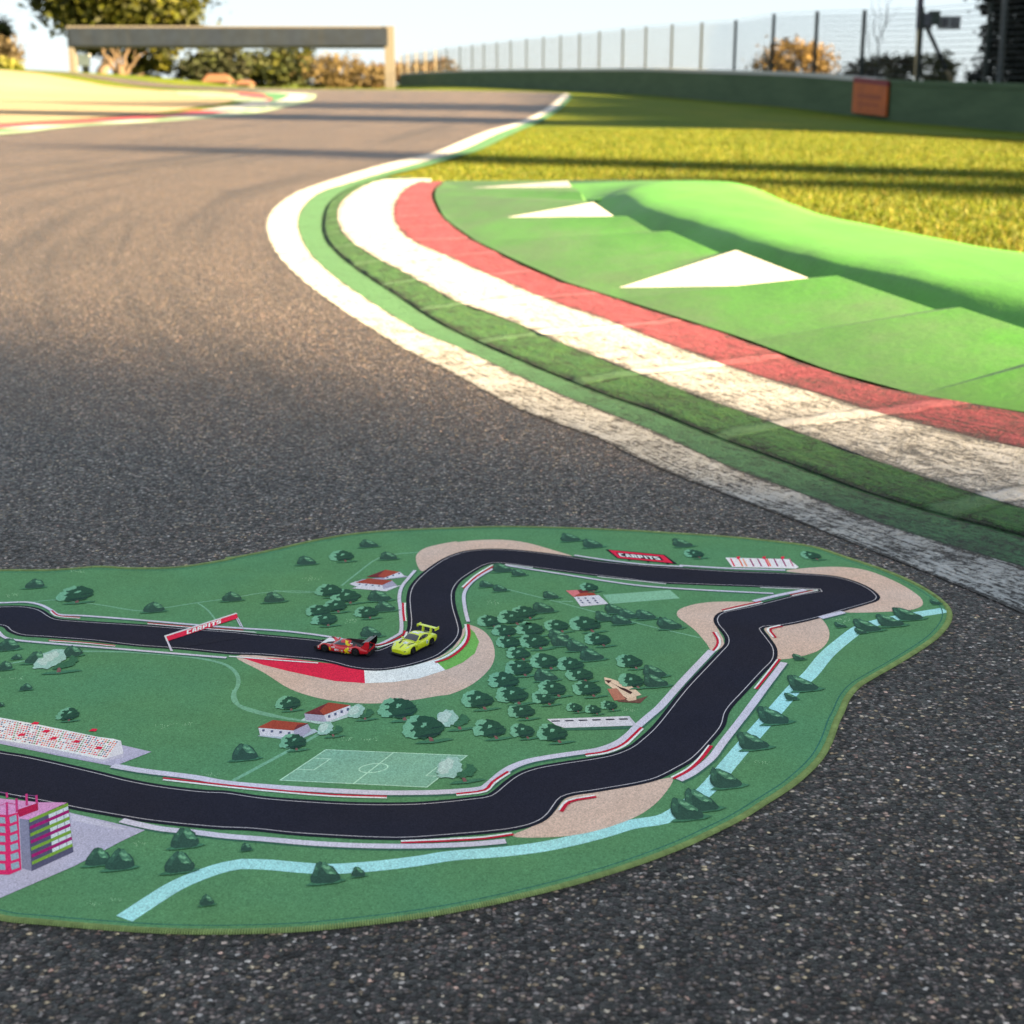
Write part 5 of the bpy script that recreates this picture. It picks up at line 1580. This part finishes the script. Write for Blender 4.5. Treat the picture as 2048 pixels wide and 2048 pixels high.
# ================================================================== wall, fence and sign on the right
def wall_pt(px):
    """place of the barrier line seen at picture column px: the line heads for column 400 in the distance"""
    t = 54560.0 / (px - 400.0)
    X = (px - 1024) / FPX * t
    Y = (t - CAMH * ST) / CT
    return X, Y
def wall_material():
    m = NT('green_wall')
    g = m.pos(); n = m.noise(m.pos((1, .3, 2)), 1.5, 5, .65)
    m.out('Base Color', m.ramp(n, [(.3, (.048, .080, .044)), (.7, (.075, .115, .064))])); m.out('Roughness', .9); m.out('Specular IOR Level', .2)
    return m.mat
M_wall = wall_material()
M_cap = plain('concrete_cap', (.34, .35, .33), .85)
def wall_run(name, pxs, hgt, label):
    P = [wall_pt(p) for p in pxs]
    root = empty(name, (P[0][0], P[0][1], H(*P[0])), label, 'wall')
    mb = MB(); cp = MB(); rows, rc = [], []
    for k, (x, y) in enumerate(P):
        z = H(x, y)
        top = z + hgt
        rows.append([(x, y, z - .6), (x, y, top), (x + .30, y + .06, top), (x + .30, y + .06, z - .6)])
        rc.append([(x - .02, y, top - .07), (x - .02, y, top + .05), (x + .33, y + .06, top + .05), (x + .33, y + .06, top - .07)])
    mb.grid(rows, smooth=False); mb.face(rows[0]); mb.face(list(reversed(rows[-1])))
    cp.grid(rc, smooth=False); cp.face(rc[0]); cp.face(list(reversed(rc[-1])))
    kid(mb.build('panel', M_wall), root); kid(cp.build('coping', M_cap if hgt > .99 else M_wall), root)
    return root
far_px = [1748, 1706, 1660, 1614, 1570, 1530, 1490, 1456, 1420, 1390, 1360, 1332, 1305, 1281, 1236, 1190, 1151, 1114, 1080, 1047, 1016, 989, 963, 940, 916, 890, 860, 830, 800]
near_px = [2900, 2600, 2400, 2250, 2150, 2048, 1990, 1950, 1900, 1860, 1818, 1780, 1750]
wall_run('barrier_wall', far_px, 1.0, 'long low green wall with a pale coping beyond the lawn, running left from the orange board')
wall_run('barrier_wall', near_px, .98, 'lower dark green wall at the right edge, between the orange board and the dark tree')

M_post = plain('fence_post', (.012, .018, .018), .6)
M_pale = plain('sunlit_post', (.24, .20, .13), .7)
M_wire = plain('fence_wire', (.018, .026, .028), .5)
post_px = [2150, 1950, 1818, 1706, 1614, 1530, 1456, 1390, 1332, 1281, 1236, 1190, 1151, 1114, 1080, 1047, 1016, 989, 963, 940, 916, 890, 868, 848, 830, 813, 798]
fence = empty('wire_fence', (wall_pt(1530)[0], wall_pt(1530)[1], 0), 'tall wire mesh fence on dark posts above the green wall', 'fence')
FH = 1.80
prev = None
for k, px in enumerate(post_px):
    x, y = wall_pt(px)
    x += .16
    z0 = H(x - .3, y) + .85
    z1 = z0 + FH + (.12 if px > 1500 else 0)
    mb = MB(); sz = .085
    mb.box((x, y, (z0 + z1) / 2 - .2), sz, sz, z1 - z0 + .4)
    mb.box((x, y, z1 + .02), sz * 1.3, sz * 1.3, .03)
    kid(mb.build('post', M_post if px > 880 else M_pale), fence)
    if prev is not None:
        (xa, ya, za, zb) = prev
        mb = MB()
        n = 14
        for j in range(n):
            f = (j + .3) / n
            mb.tube([(xa, ya, za + .12 + (zb - za) * f), (x, y, z0 + .12 + (z1 - z0) * f)], .0065, 4, cap=False)
        for j in range(1, 24):
            f = j / 24
            X_, Y_ = xa + (x - xa) * f, ya + (y - ya) * f
            mb.tube([(X_, Y_, za + (z0 - za) * f), (X_, Y_, zb + (z1 - zb) * f - .05)], .0055, 3, cap=False)
        kid(mb.build('mesh_panel', M_wire), fence)
    prev = (x, y, z0, z1)

# orange board in front of the wall
sx0, sy0 = wall_pt(1779); sx1, sy1 = wall_pt(1711)
A_ = Vector((sx0 - .10, sy0, 0)); B_ = Vector((sx1 - .10, sy1, 0))
sign = empty('advert_board', (A_.x, A_.y, 0), 'orange board with a dark red top edge standing against the green wall', 'sign')
def sign_z(px, py, P): return onY(px, py, P.y).z
za0, za1 = sign_z(1779, 233, A_), sign_z(1779, 172, A_); zb0, zb1 = sign_z(1711, 225, B_), sign_z(1711, 164, B_)
mb = MB()
bk = Vector((.06, .012, 0))
quadp = [Vector((A_.x, A_.y, za0)), Vector((A_.x, A_.y, za1)), Vector((B_.x, B_.y, zb1)), Vector((B_.x, B_.y, zb0))]
mb.face(quadp); mb.face([p + bk for p in reversed(quadp)])
for k in range(4):
    a, b = quadp[k], quadp[(k + 1) % 4]
    mb.face([a, a + bk, b + bk, b])
kid(mb.build('panel', plain('orange_board', (.35, .075, .010), .6, var=.18, vs=2.5)), sign)
mb = MB()
def on_sign(u, v, d=.008): 
    p = quadp[3].lerp(quadp[0], u).lerp(quadp[2].lerp(quadp[1], u), v)
    return p - bk.normalized() * d
for (u0, u1, v0, v1) in ((0, 1, 1.0, 1.16),):
    f = [on_sign(u0, v0), on_sign(u1, v0), on_sign(u1, v1), on_sign(u0, v1)]
    mb.face(f); g = [p + bk * 1.6 for p in f]; mb.face(list(reversed(g)))
    for k in range(4): mb.face([f[k], g[k], g[(k + 1) % 4], f[(k + 1) % 4]])
kid(mb.build('top_edge', plain('dark_red', (.16, .012, .02), .6)), sign)
mb = MB()
for v0, v1, u0, u1 in ((.52, .66, .15, .85), (.28, .36, .2, .8)):
    mb.face([on_sign(u0, v0), on_sign(u1, v0), on_sign(u1, v1), on_sign(u0, v1)])
kid(mb.build('faded_lettering', plain('faded_brown', (.26, .06, .025), .7)), sign)

# ================================================================== gantry over the track
GY = 122.0
gz = H(-8, GY)
g0, g1 = onY(136, 52, GY), onY(781, 50, GY)
gb0 = onY(136, 97, GY)
gantry = empty('gantry', (g0.x, GY, gz), 'wide overhead gantry with a dark display band spanning the far end of the track', 'gantry')
M_cream = plain('cream_steel', (.105, .098, .086), .6)
mid = (g0.x + g1.x) / 2; wd = g1.x - g0.x; zt_, zb_ = g0.z, gb0.z
mb = MB()
mb.box((mid, GY, zt_ - .07), wd, .7, .14); mb.box((mid, GY, zb_ + .10), wd, .7, .20)
for k in range(17): mb.box((g0.x + wd * k / 16, GY + .25, (zt_ + zb_) / 2), .12, .5, zt_ - zb_ - .55)
kid(mb.build('beam', M_cream), gantry)
def led():
    m = NT('dark_display')
    g = m.pos((1, 1, .02)); n = m.noise(g, .5, 5, .75)
    c = m.ramp(n, [(.25, (.005, .010, .025)), (.5, (.0075, .013, .025)), (.72, (.013, .016, .021))])
    c = m.mix(1.0, c, m.ramp(m.noise(m.pos(), 1.6, 3), [(.3, .75), (.7, 1.2)]), 'MULTIPLY')
    m.out('Base Color', c); m.out('Roughness', .5); return m.mat
mb = MB(); mb.box((mid, GY - .36, (zt_ + zb_) / 2 + .03), wd - .4, .5, zt_ - zb_ - .34); kid(mb.build('display_band', led()), gantry)
for xx, w_ in ((g0.x + .2, .42), (g1.x - .1, .75)):
    mb = MB(); mb.box((xx, GY, (zt_ + gz - 1) / 2), w_, .9, zt_ - gz + 1); kid(mb.build('leg', M_cream), gantry)

# ================================================================== trees and bushes
M_leaf = attr_mat('foliage', .6, .25, .30, .25, 1.2)
M_bark = plain('bark', (.10, .075, .055), .9, var=.3, vs=3)
M_pbark = plain('pale_bark', (.085, .06, .038), .9, var=.2, vs=3)
def leaf_cloud(mb, lobes, n, size, cols, seed, flat=.6):
    r = random.Random(seed)
    tot = sum(l[3] * l[4] * l[5] for l in lobes)
    for (cx_, cy_, cz_, rx, ry, rz_) in lobes:
        m = max(20, int(n * (rx * ry * rz_) / tot))
        nclump = max(6, int(m / 26))
        cl = []
        for _ in range(nclump):
            while True:
                v = Vector((r.uniform(-1, 1), r.uniform(-1, 1), r.uniform(-1, 1)))
                if .25 < v.length < 1: break
            v = v.normalized() * (.55 + .45 * r.random() ** .6)
            cl.append((v, r.uniform(.13, .30), r.choice(cols), r.uniform(.75, 1.25)))
        for _ in range(m):
            v, cs, colr, br = r.choice(cl)
            p = v + Vector((r.gauss(0, cs), r.gauss(0, cs), r.gauss(0, cs * .8)))
            P = Vector((cx_ + p.x * rx, cy_ + p.y * ry, cz_ + p.z * rz_))
            s = size * r.uniform(.6, 1.4)
            a = Vector((r.gauss(0, 1), r.gauss(0, 1), r.gauss(0, flat))).normalized()
            b = a.cross(Vector((r.gauss(0, 1), r.gauss(0, 1), r.gauss(0, 1)))).normalized()
            k = br * r.uniform(.8, 1.2)
            c = tuple(x * k for x in colr)
            mb.face([P - a * s, P - b * s * .5, P + a * s, P + b * s * .5], 0, c)
def limb(mb, a, b, r0, r1, seed, wob=.08, n=6):
    r = random.Random(seed)
    a, b = Vector(a), Vector(b); L = (b - a).length
    pts, rad = [], []
    for k in range(n + 1):
        f = k / n
        e = 0 if k in (0, n) else wob * L
        pts.append(a.lerp(b, f) + Vector((r.uniform(-e, e), r.uniform(-e, e), r.uniform(-e, e) * .4)))
        rad.append(r0 + (r1 - r0) * f)
    mb.tube(pts, rad, 7)
    return pts
def tree_thing(name, label, cat, base, lobes, n, size, cols, seed, trunk_r=.2, bark=None, limbs=3, group=None, tmat=None):
    t = empty(name, base, label, cat, group)
    mb = MB()
    top = max(lobes, key=lambda l: l[5] * l[3])
    limb(mb, (base[0], base[1], base[2] - .5), (top[0], top[1], top[2]), trunk_r, trunk_r * .35, seed)
    for k, l in enumerate(lobes[:limbs]):
        limb(mb, (base[0] + (top[0] - base[0]) * .4, base[1] + (top[1] - base[1]) * .4, base[2] + (top[2] - base[2]) * .4), (l[0], l[1], l[2]), trunk_r * .5, trunk_r * .12, seed + k + 1)
    kid(mb.build('trunk', bark or M_bark), t)
    mb = MB(); leaf_cloud(mb, lobes, n, size, cols, seed)
    kid(mb.build('crown', M_leaf), t)
    return t
def lobe(px, py, rx, rz, Y, ry=None):
    p = onY(px, py, Y); k = Y / FPX / CT
    return (p.x, Y, p.z, rx * k, (ry or rx) * k * .9, rz * k)
G_OLIVE = [(.0612, .0702, .0072), (.0449, .0539, .0072), (.0809, .0827, .0090), (.0252, .0306, .0072)]
G_DARK = [(.05, .065, .022), (.035, .05, .02), (.07, .08, .03)]
G_GREY = [(.0330, .0408, .0216), (.0240, .0312, .0144), (.0450, .0480, .0252)]
G_LIME = [(.0576, .0684, .0086), (.0432, .0540, .0101), (.0720, .0756, .0144)]
ORANGE = [(.1054, .0775, .0322), (.0868, .0651, .0260), (.1240, .0930, .0409)]
BROWN = [(.1050, .0595, .0238), (.0770, .0455, .0210), (.1330, .0840, .0280)]

Y1 = 140.0
tree_thing('pine_tree', 'big umbrella pine with a broad yellow-green crown behind the gantry', 'tree', (onY(205, 150, Y1).x, Y1, H(-38, Y1)),
           [lobe(250, 12, 120, 58, Y1), lobe(165, 8, 70, 40, Y1), lobe(345, 35, 48, 40, Y1), lobe(110, -12, 52, 28, Y1), lobe(240, -60, 130, 60, Y1), lobe(295, 125, 50, 38, Y1 + 2), lobe(210, 75, 60, 30, Y1 + 2), lobe(330, 105, 26, 36, Y1)],
           22000, .36, G_OLIVE, 1, .55, limbs=5)
# pale lopped tree in front of it
Y2 = 132.0
bt = empty('lopped_tree', (onY(240, 160, Y2).x, Y2, H(-33, Y2)), 'pale bare lopped tree with stubby forked limbs under the gantry band', 'tree')
mb = MB()
def pxl(a, b, r0, r1, sd):
    limb(mb, onY(a[0], a[1], Y2), onY(b[0], b[1], Y2), r0, r1, sd, .05)
pxl((243, 185), (240, 132), .50, .34, 1); pxl((236, 152), (212, 112), .26, .13, 2); pxl((238, 138), (224, 96), .2, .09, 3); pxl((246, 142), (254, 96), .22, .11, 4)
pxl((250, 148), (280, 108), .22, .09, 5); pxl((250, 162), (288, 147), .17, .07, 6); pxl((212, 118), (202, 92), .12, .05, 7); pxl((240, 134), (236, 92), .14, .06, 8)
pxl((222, 128), (198, 120), .08, .03, 9); pxl((266, 128), (270, 100), .08, .03, 10); pxl((228, 112), (216, 92), .07, .03, 11); pxl((252, 112), (264, 92), .07, .03, 12); pxl((272, 118), (292, 104), .07, .03, 13); pxl((208, 106), (210, 88), .06, .03, 14)
kid(mb.build('trunk', M_pbark), bt)
tree_thing('broadleaf_tree', 'grey-green tree under the middle of the gantry', 'tree', (onY(425, 165, Y1).x, Y1, H(-28, Y1)),
           [lobe(425, 135, 48, 34, Y1), lobe(390, 145, 36, 26, Y1), lobe(460, 130, 36, 36, Y1), lobe(470, 105, 26, 14, Y1)], 4200, .24, G_GREY + G_DARK[:1], 2, .3)
tree_thing('broadleaf_tree', 'yellow-green tree beside the grey-green one under the gantry', 'tree', (onY(560, 165, Y1).x, Y1 + 3, H(-21, Y1)),
           [lobe(545, 138, 44, 34, Y1 + 3), lobe(590, 130, 34, 38, Y1 + 3), lobe(520, 145, 24, 28, Y1 + 3), lobe(600, 105, 20, 18, Y1 + 3)], 4200, .24, G_LIME + G_DARK[1:2] + G_GREY[:1], 3, .3)
tree_thing('dry_bush', 'domed sandy orange bush left of the gantry leg', 'bush', (onY(680, 170, Y1).x, Y1 - 4, H(-16, Y1 - 4)),
           [lobe(678, 146, 58, 30, Y1 - 4), lobe(640, 158, 32, 20, Y1 - 4), lobe(735, 155, 40, 22, Y1 - 4)], 4200, .17, ORANGE, 4, .15)
tree_thing('dry_hedge', 'brown hedge behind the fence, right of the gantry leg', 'hedge', (onY(830, 165, Y1).x, Y1 + 10, H(-9, Y1 + 10)),
           [lobe(760, 155, 44, 24, Y1 + 10), lobe(830, 150, 50, 24, Y1 + 10), lobe(875, 142, 36, 22, Y1 + 10), lobe(905, 158, 28, 12, Y1 + 10)], 4200, .2, BROWN + ORANGE[1:2], 5, .15)
tree_thing('conifer', 'dark green tree cut by the left edge of the picture', 'tree', (onY(-5, 140, Y1).x, Y1 + 6, H(-48, Y1)),
           [lobe(-14, 70, 34, 26, Y1 + 6), lobe(5, 66, 16, 14, Y1 + 6)], 1500, .25, G_DARK + G_GREY[1:2], 6, .3)
tree_thing('dry_bush', 'brown and yellow bush on the bank at the left edge', 'bush', (onY(0, 140, 118).x, 118, H(-40, 118)),
           [lobe(-10, 100, 44, 24, 118), lobe(10, 110, 26, 26, 118)], 2200, .2, [(.07, .055, .03), (.09, .07, .035)], 7, .15)
tree_thing('green_bush', 'yellow-green low bush on the bank at the left edge', 'bush', (onY(5, 140, 112).x, 112, H(-38, 112)),
           [lobe(-8, 130, 42, 12, 112), lobe(25, 132, 18, 9, 112)], 1200, .18, [(.18, .18, .03), (.14, .155, .03)], 8, .1)
# small roofs between the trees
M_roof = plain('terracotta', (.13, .062, .032), .85)
M_hw = plain('house_wall', (.14, .11, .085), .9)
for px0, px1, pyt, pyb, lab in ((402, 460, 148, 172, 'small terracotta roofed hut in front of the grey-green tree'), (468, 502, 160, 174, 'tiny hut with a reddish roof right of the larger hut')):
    Yh = 134.0
    a, b = onY(px0, pyt, Yh), onY(px1, pyb, Yh)
    t = empty('hut', ((a.x + b.x) / 2, Yh, b.z), lab, 'hut')
    w_, h_ = b.x - a.x, a.z - b.z
    mb = MB(); mb.box(((a.x + b.x) / 2, Yh + 1.4, b.z + h_ * .2 - 1), w_ * .8, 2.2, h_ * .4 + 2); kid(mb.build('wall', M_hw), t)
    mb = MB()
    x0, x1, zr, ze = a.x, b.x, a.z, b.z + h_ * .35
    mb.face([(x0, Yh, ze), (x1, Yh, ze), (x1 - w_ * .2, Yh + 1.4, zr), (x0 + w_ * .12, Yh + 1.4, zr)]); mb.face([(x1, Yh + 2.8, ze), (x0, Yh + 2.8, ze), (x0 + w_ * .12, Yh + 1.4, zr), (x1 - w_ * .2, Yh + 1.4, zr)])
    mb.face([(x0, Yh + 2.8, ze), (x0, Yh, ze), (x0 + w_ * .12, Yh + 1.4, zr)]); mb.face([(x1, Yh, ze), (x1, Yh + 2.8, ze), (x1 - w_ * .2, Yh + 1.4, zr)])
    mb.face([(x0, Yh, ze - .02), (x0, Yh + 2.8, ze - .02), (x1, Yh + 2.8, ze - .02), (x1, Yh, ze - .02)])
    kid(mb.build('roof', M_roof), t)
# white cabinet by the left leg
p = onY(167, 120, 125); t = empty('white_cabinet', (p.x, 125, p.z), 'small white box on a pale stand beside the left gantry leg', 'box')
mb = MB(); mb.box((p.x, 125, p.z), .95, .6, .9); kid(mb.build('box', plain('white_box', (.85, .85, .83), .5)), t)
mb = MB(); mb.box((p.x + .1, 125.1, p.z - 1.7), .5, .3, 2.6); kid(mb.build('stand', M_cream), t)

# behind the right-hand fence
Y3 = 66.0
tree_thing('dry_bush', 'golden autumn bush behind the middle of the fence', 'bush', (onY(1590, 160, Y3).x, Y3, .3),
           [lobe(1590, 125, 60, 38, Y3), lobe(1635, 125, 34, 34, Y3), lobe(1545, 135, 34, 26, Y3)], 3200, .10, [(.17, .11, .032), (.14, .095, .035), (.19, .13, .05)], 9, .1)
Y4 = 50.0
tree_thing('green_bush', 'dark olive bush behind the wall, left of the slanted pole', 'bush', (onY(1790, 170, Y4).x, Y4, 0),
           [lobe(1760, 146, 60, 26, Y4), lobe(1800, 140, 46, 28, Y4), lobe(1720, 155, 30, 16, Y4)], 3200, .075, [(.035, .037, .013), (.05, .03, .016), (.055, .053, .016)], 10, .1)
tree_thing('green_bush', 'yellow-green bush between the two legs of the pole', 'bush', (onY(1870, 170, Y4).x, Y4 + 1, 0),
           [lobe(1868, 142, 36, 28, Y4 + 1), lobe(1895, 135, 22, 26, Y4 + 1)], 1800, .07, [(.08, .078, .010), (.05, .055, .013)], 12, .1)
Y5 = 46.0
tree_thing('evergreen_tree', 'dark evergreen with gaps in its crown at the upper right corner', 'tree', (onY(2040, 170, Y5).x, Y5, -.3),
           [lobe(2040, 60, 56, 70, Y5), lobe(2015, 130, 50, 40, Y5), lobe(2075, 100, 60, 70, Y5), lobe(1990, 30, 26, 40, Y5), lobe(2040, -30, 70, 50, Y5), lobe(1960, 145, 24, 18, Y5), lobe(1990, 90, 22, 30, Y5)],
           9500, .10, [(.010, .011, .008), (.014, .014, .010), (.013, .011, .008)], 13, .16)
# bare sapling
bs = empty('bare_sapling', (onY(1757, 160, 48).x, 48, 0), 'leafless grey sapling with thin upright twigs behind the fence', 'tree')
mb = MB()
def tw(a, b, r0, r1, sd): return limb(mb, onY(a[0], a[1], 48), onY(b[0], b[1], 48), r0, r1, sd, .05)
tw((1752, 185), (1757, 100), .03, .02, 1); tw((1757, 100), (1785, -30), .018, .006, 2); tw((1757, 100), (1745, 0), .016, .006, 3); tw((1748, 140), (1732, 60), .014, .005, 4); tw((1770, 55), (1800, 10), .01, .004, 5)
tw((1765, 80), (1752, -20), .011, .004, 6); tw((1750, 125), (1775, 40), .012, .004, 7); tw((1745, 120), (1718, 95), .01, .004, 8); tw((1772, 50), (1768, -40), .009, .004, 9); tw((1740, 90), (1728, 30), .009, .003, 10)
kid(mb.build('trunk', plain('grey_bark', (.07, .066, .068), .9)), bs)
# leaning pole with loudspeakers
Yp = 44.0
pole = empty('loudspeaker_pole', (onY(1835, 165, Yp).x, Yp, -.3), 'pole with a slanted brace and grey loudspeakers with a small sign behind the wall', 'pole')
mb = MB(); limb(mb, onY(1832, 190, Yp), onY(1838, 58, Yp), .085, .07, 1, .002); kid(mb.build('lower_pole', plain('cream_pole', (.5, .38, .2), .7)), pole)
mb = MB(); limb(mb, onY(1838, 58, Yp), onY(1842, -25, Yp), .10, .09, 1, .002); kid(mb.build('upper_pole', plain('mauve_pole', (.07, .06, .085), .6)), pole)
mb = MB(); limb(mb, onY(1854, 55, Yp), onY(1893, 140, Yp), .06, .06, 1, .002); kid(mb.build('brace', plain('dark_brace', (.012, .012, .015), .6)), pole)
mb = MB(); limb(mb, onY(1893, 140, Yp), onY(1915, 185, Yp), .06, .06, 1, .002); kid(mb.build('brace_foot', plain('cream_brace', (.22, .17, .10), .7)), pole)
for px, py, w_, h_, cc in ((1852, 42, .30, .42, (.09, .09, .11)), (1868, 36, .26, .38, (.045, .06, .05))):
    p = onY(px, py, Yp - .1); mb = MB()
    mb.box(p, w_, .3, h_); mb.box(p + Vector((0, -.17, 0)), w_ * .7, .06, h_ * .7)
    kid(mb.build('loudspeaker', plain('speaker_grey', cc, .6)), pole)
pa_, pb_ = onY(1876, 32, Yp), onY(1920, 58, Yp)
mb = MB(); mb.box(((pa_.x + pb_.x) / 2, Yp, (pa_.z + pb_.z) / 2), pb_.x - pa_.x, .04, pa_.z - pb_.z); kid(mb.build('sign_plate', plain('pale_sign', (.28, .28, .30), .6)), pole)
mb = MB()
for f0, f1 in ((.18, .42), (.62, .92)):
    for k in range(2):
        xa = pa_.x + (pb_.x - pa_.x) * (f0 + (f1 - f0) * k * .55); xb = xa + (pb_.x - pa_.x) * .10
        z0 = pb_.z + (pa_.z - pb_.z) * .12; z1 = pb_.z + (pa_.z - pb_.z) * .82
        mb.face([(xa, Yp - .026, z0), (xb, Yp - .026, z0), (xb, Yp - .026, z1), (xa, Yp - .026, z1)])
kid(mb.build('sign_lettering', plain('mauve_letters', (.06, .048, .07), .6)), pole)
gp = empty('steel_post', (onY(2003, 160, 42).x, 42, -.3), 'plain grey post in front of the dark evergreen', 'post')
mb = MB(); limb(mb, onY(1997, 190, 42), onY(2012, -30, 42), .085, .085, 1, .001); mb.box(onY(1997, 176, 42), .3, .3, .06); kid(mb.build('shaft', plain('steel', (.06, .066, .072), .5)), gp)

# ================================================================== unseen trees added outside the picture to throw the long shadows
def shadow_tree(x, y, r, h, seed, label, group, n=2600):
    z0 = H(x, y)
    t = empty('shadow_tree', (x, y, z0), label, 'tree', group)
    mb = MB(); limb(mb, (x, y, z0 - .3), (x, y, z0 + h * .9), r * .16, .03, seed, .01); kid(mb.build('trunk', M_bark), t)
    mb = MB(); rr_ = random.Random(seed)
    rows = []
    prof = [(0.0, .55), (.06, .85), (.2, 1.0), (.55, 1.0), (.8, .9), (.93, .66), (1.0, .1)]
    for f, rr2 in prof:
        rows.append([(x + math.cos(a) * r * .72 * rr2 * (1 + .18 * mnoise.noise((a * 2, f * 9, seed))), y + math.sin(a) * r * .72 * rr2 * (1 + .18 * mnoise.noise((a * 2, f * 9, seed + 5))), z0 + .1 + f * h) for a in [2 * math.pi * k / 14 for k in range(14)]])
    mb.grid(rows, 0, (.03, .045, .018), None, True, True)
    for _ in range(n):
        f = rr_.random() ** .9; a = rr_.uniform(0, 6.283)
        pr = 1
        for (f0, p0), (f1, p1) in zip(prof, prof[1:]):
            if f0 <= f <= f1: pr = p0 + (p1 - p0) * (f - f0) / (f1 - f0)
        R_ = r * pr * rr_.uniform(.65, 1.12)
        P = Vector((x + math.cos(a) * R_, y + math.sin(a) * R_, z0 + .15 + f * h))
        s = .22 * rr_.uniform(.6, 1.4)
        u = Vector((rr_.gauss(0, .5), rr_.gauss(0, .5), 1)).normalized(); v = u.cross(Vector((rr_.gauss(0, 1), rr_.gauss(0, 1), .1))).normalized()
        k = rr_.uniform(.7, 1.3)
        mb.face([P - u * s, P - v * s * .4, P + u * s, P + v * s * .4], 0, (.045 * k, .065 * k, .022 * k))
    kid(mb.build('crown', M_leaf), t)
sd = Vector((math.cos(SUN_AZ), -math.sin(SUN_AZ), 0)); sn = Vector((-sd.y, sd.x, 0))
edge = Vector((0, EDGE_Y, 0))
if sn.y > 0: sn = -sn
for k in range(9):
    p = edge + sd * (44 + (k % 2) * 2.5) + sn * (1.9 + k * 1.75)
    shadow_tree(p.x, p.y, 1.9, 22 + (k * 37 % 5) * .4, 50 + k, 'unseen tree added in the close row right of and behind the camera', 'trees added in a row to shade the mat')
for k, (qx, qy, d, r_, h_) in enumerate(STRIPES):
    p = Vector((qx, qy, 0)) + sd * d
    shadow_tree(p.x, p.y, r_, h_, 80 + k, 'unseen tree added beyond the green wall, right of the picture, for its shadow', 'trees added beyond the green wall for their shadows', 1200)

# ================================================================== grass blades near the bank
gr = random.Random(21)
fO = as_xy(cO)
mb = MB(); mcols = [(.085, .112, .006), (.11, .122, .007), (.065, .095, .005), (.14, .122, .016)]
cnt = 0
while cnt < 90000:
    Y = 6.0 + (gr.random() ** 1.5) * 17
    X = gr.uniform(-1.2, .36 * Y + 1.2)
    if Y < fO.hi: 
        if X < fO(Y) + .01: continue
    elif Y < 12.6 and X < fB[2](min(Y, fB[2].hi)) + .02 and X < 3: continue
    elif X < fB[2](min(Y, fB[2].hi)) + .03: continue
    if 10.85 < Y < 11.35 and X < 1.62: continue
    z = H(X, Y) - .014
    hgt = gr.uniform(.012, .032) * (1.6 if gr.random() < .06 else 1)
    a = gr.uniform(0, 6.283); wv = Vector((math.cos(a), math.sin(a), 0)) * .0045
    lean = Vector((gr.gauss(0, .4), gr.gauss(0, .4), 0)) * hgt
    b = Vector((X, Y, z)); colr = mcols[min(3, int(gr.random() ** 1.3 * 4))]; k = gr.uniform(.75, 1.25)
    mb.face([b - wv, b + wv, b + lean + Vector((0, 0, hgt))], 0, tuple(c * k for c in colr))
    cnt += 1
tag(mb.build('grass', M_leaf), 'short yellow-green grass growing up to the edge of the green bank', 'grass', kind='stuff')
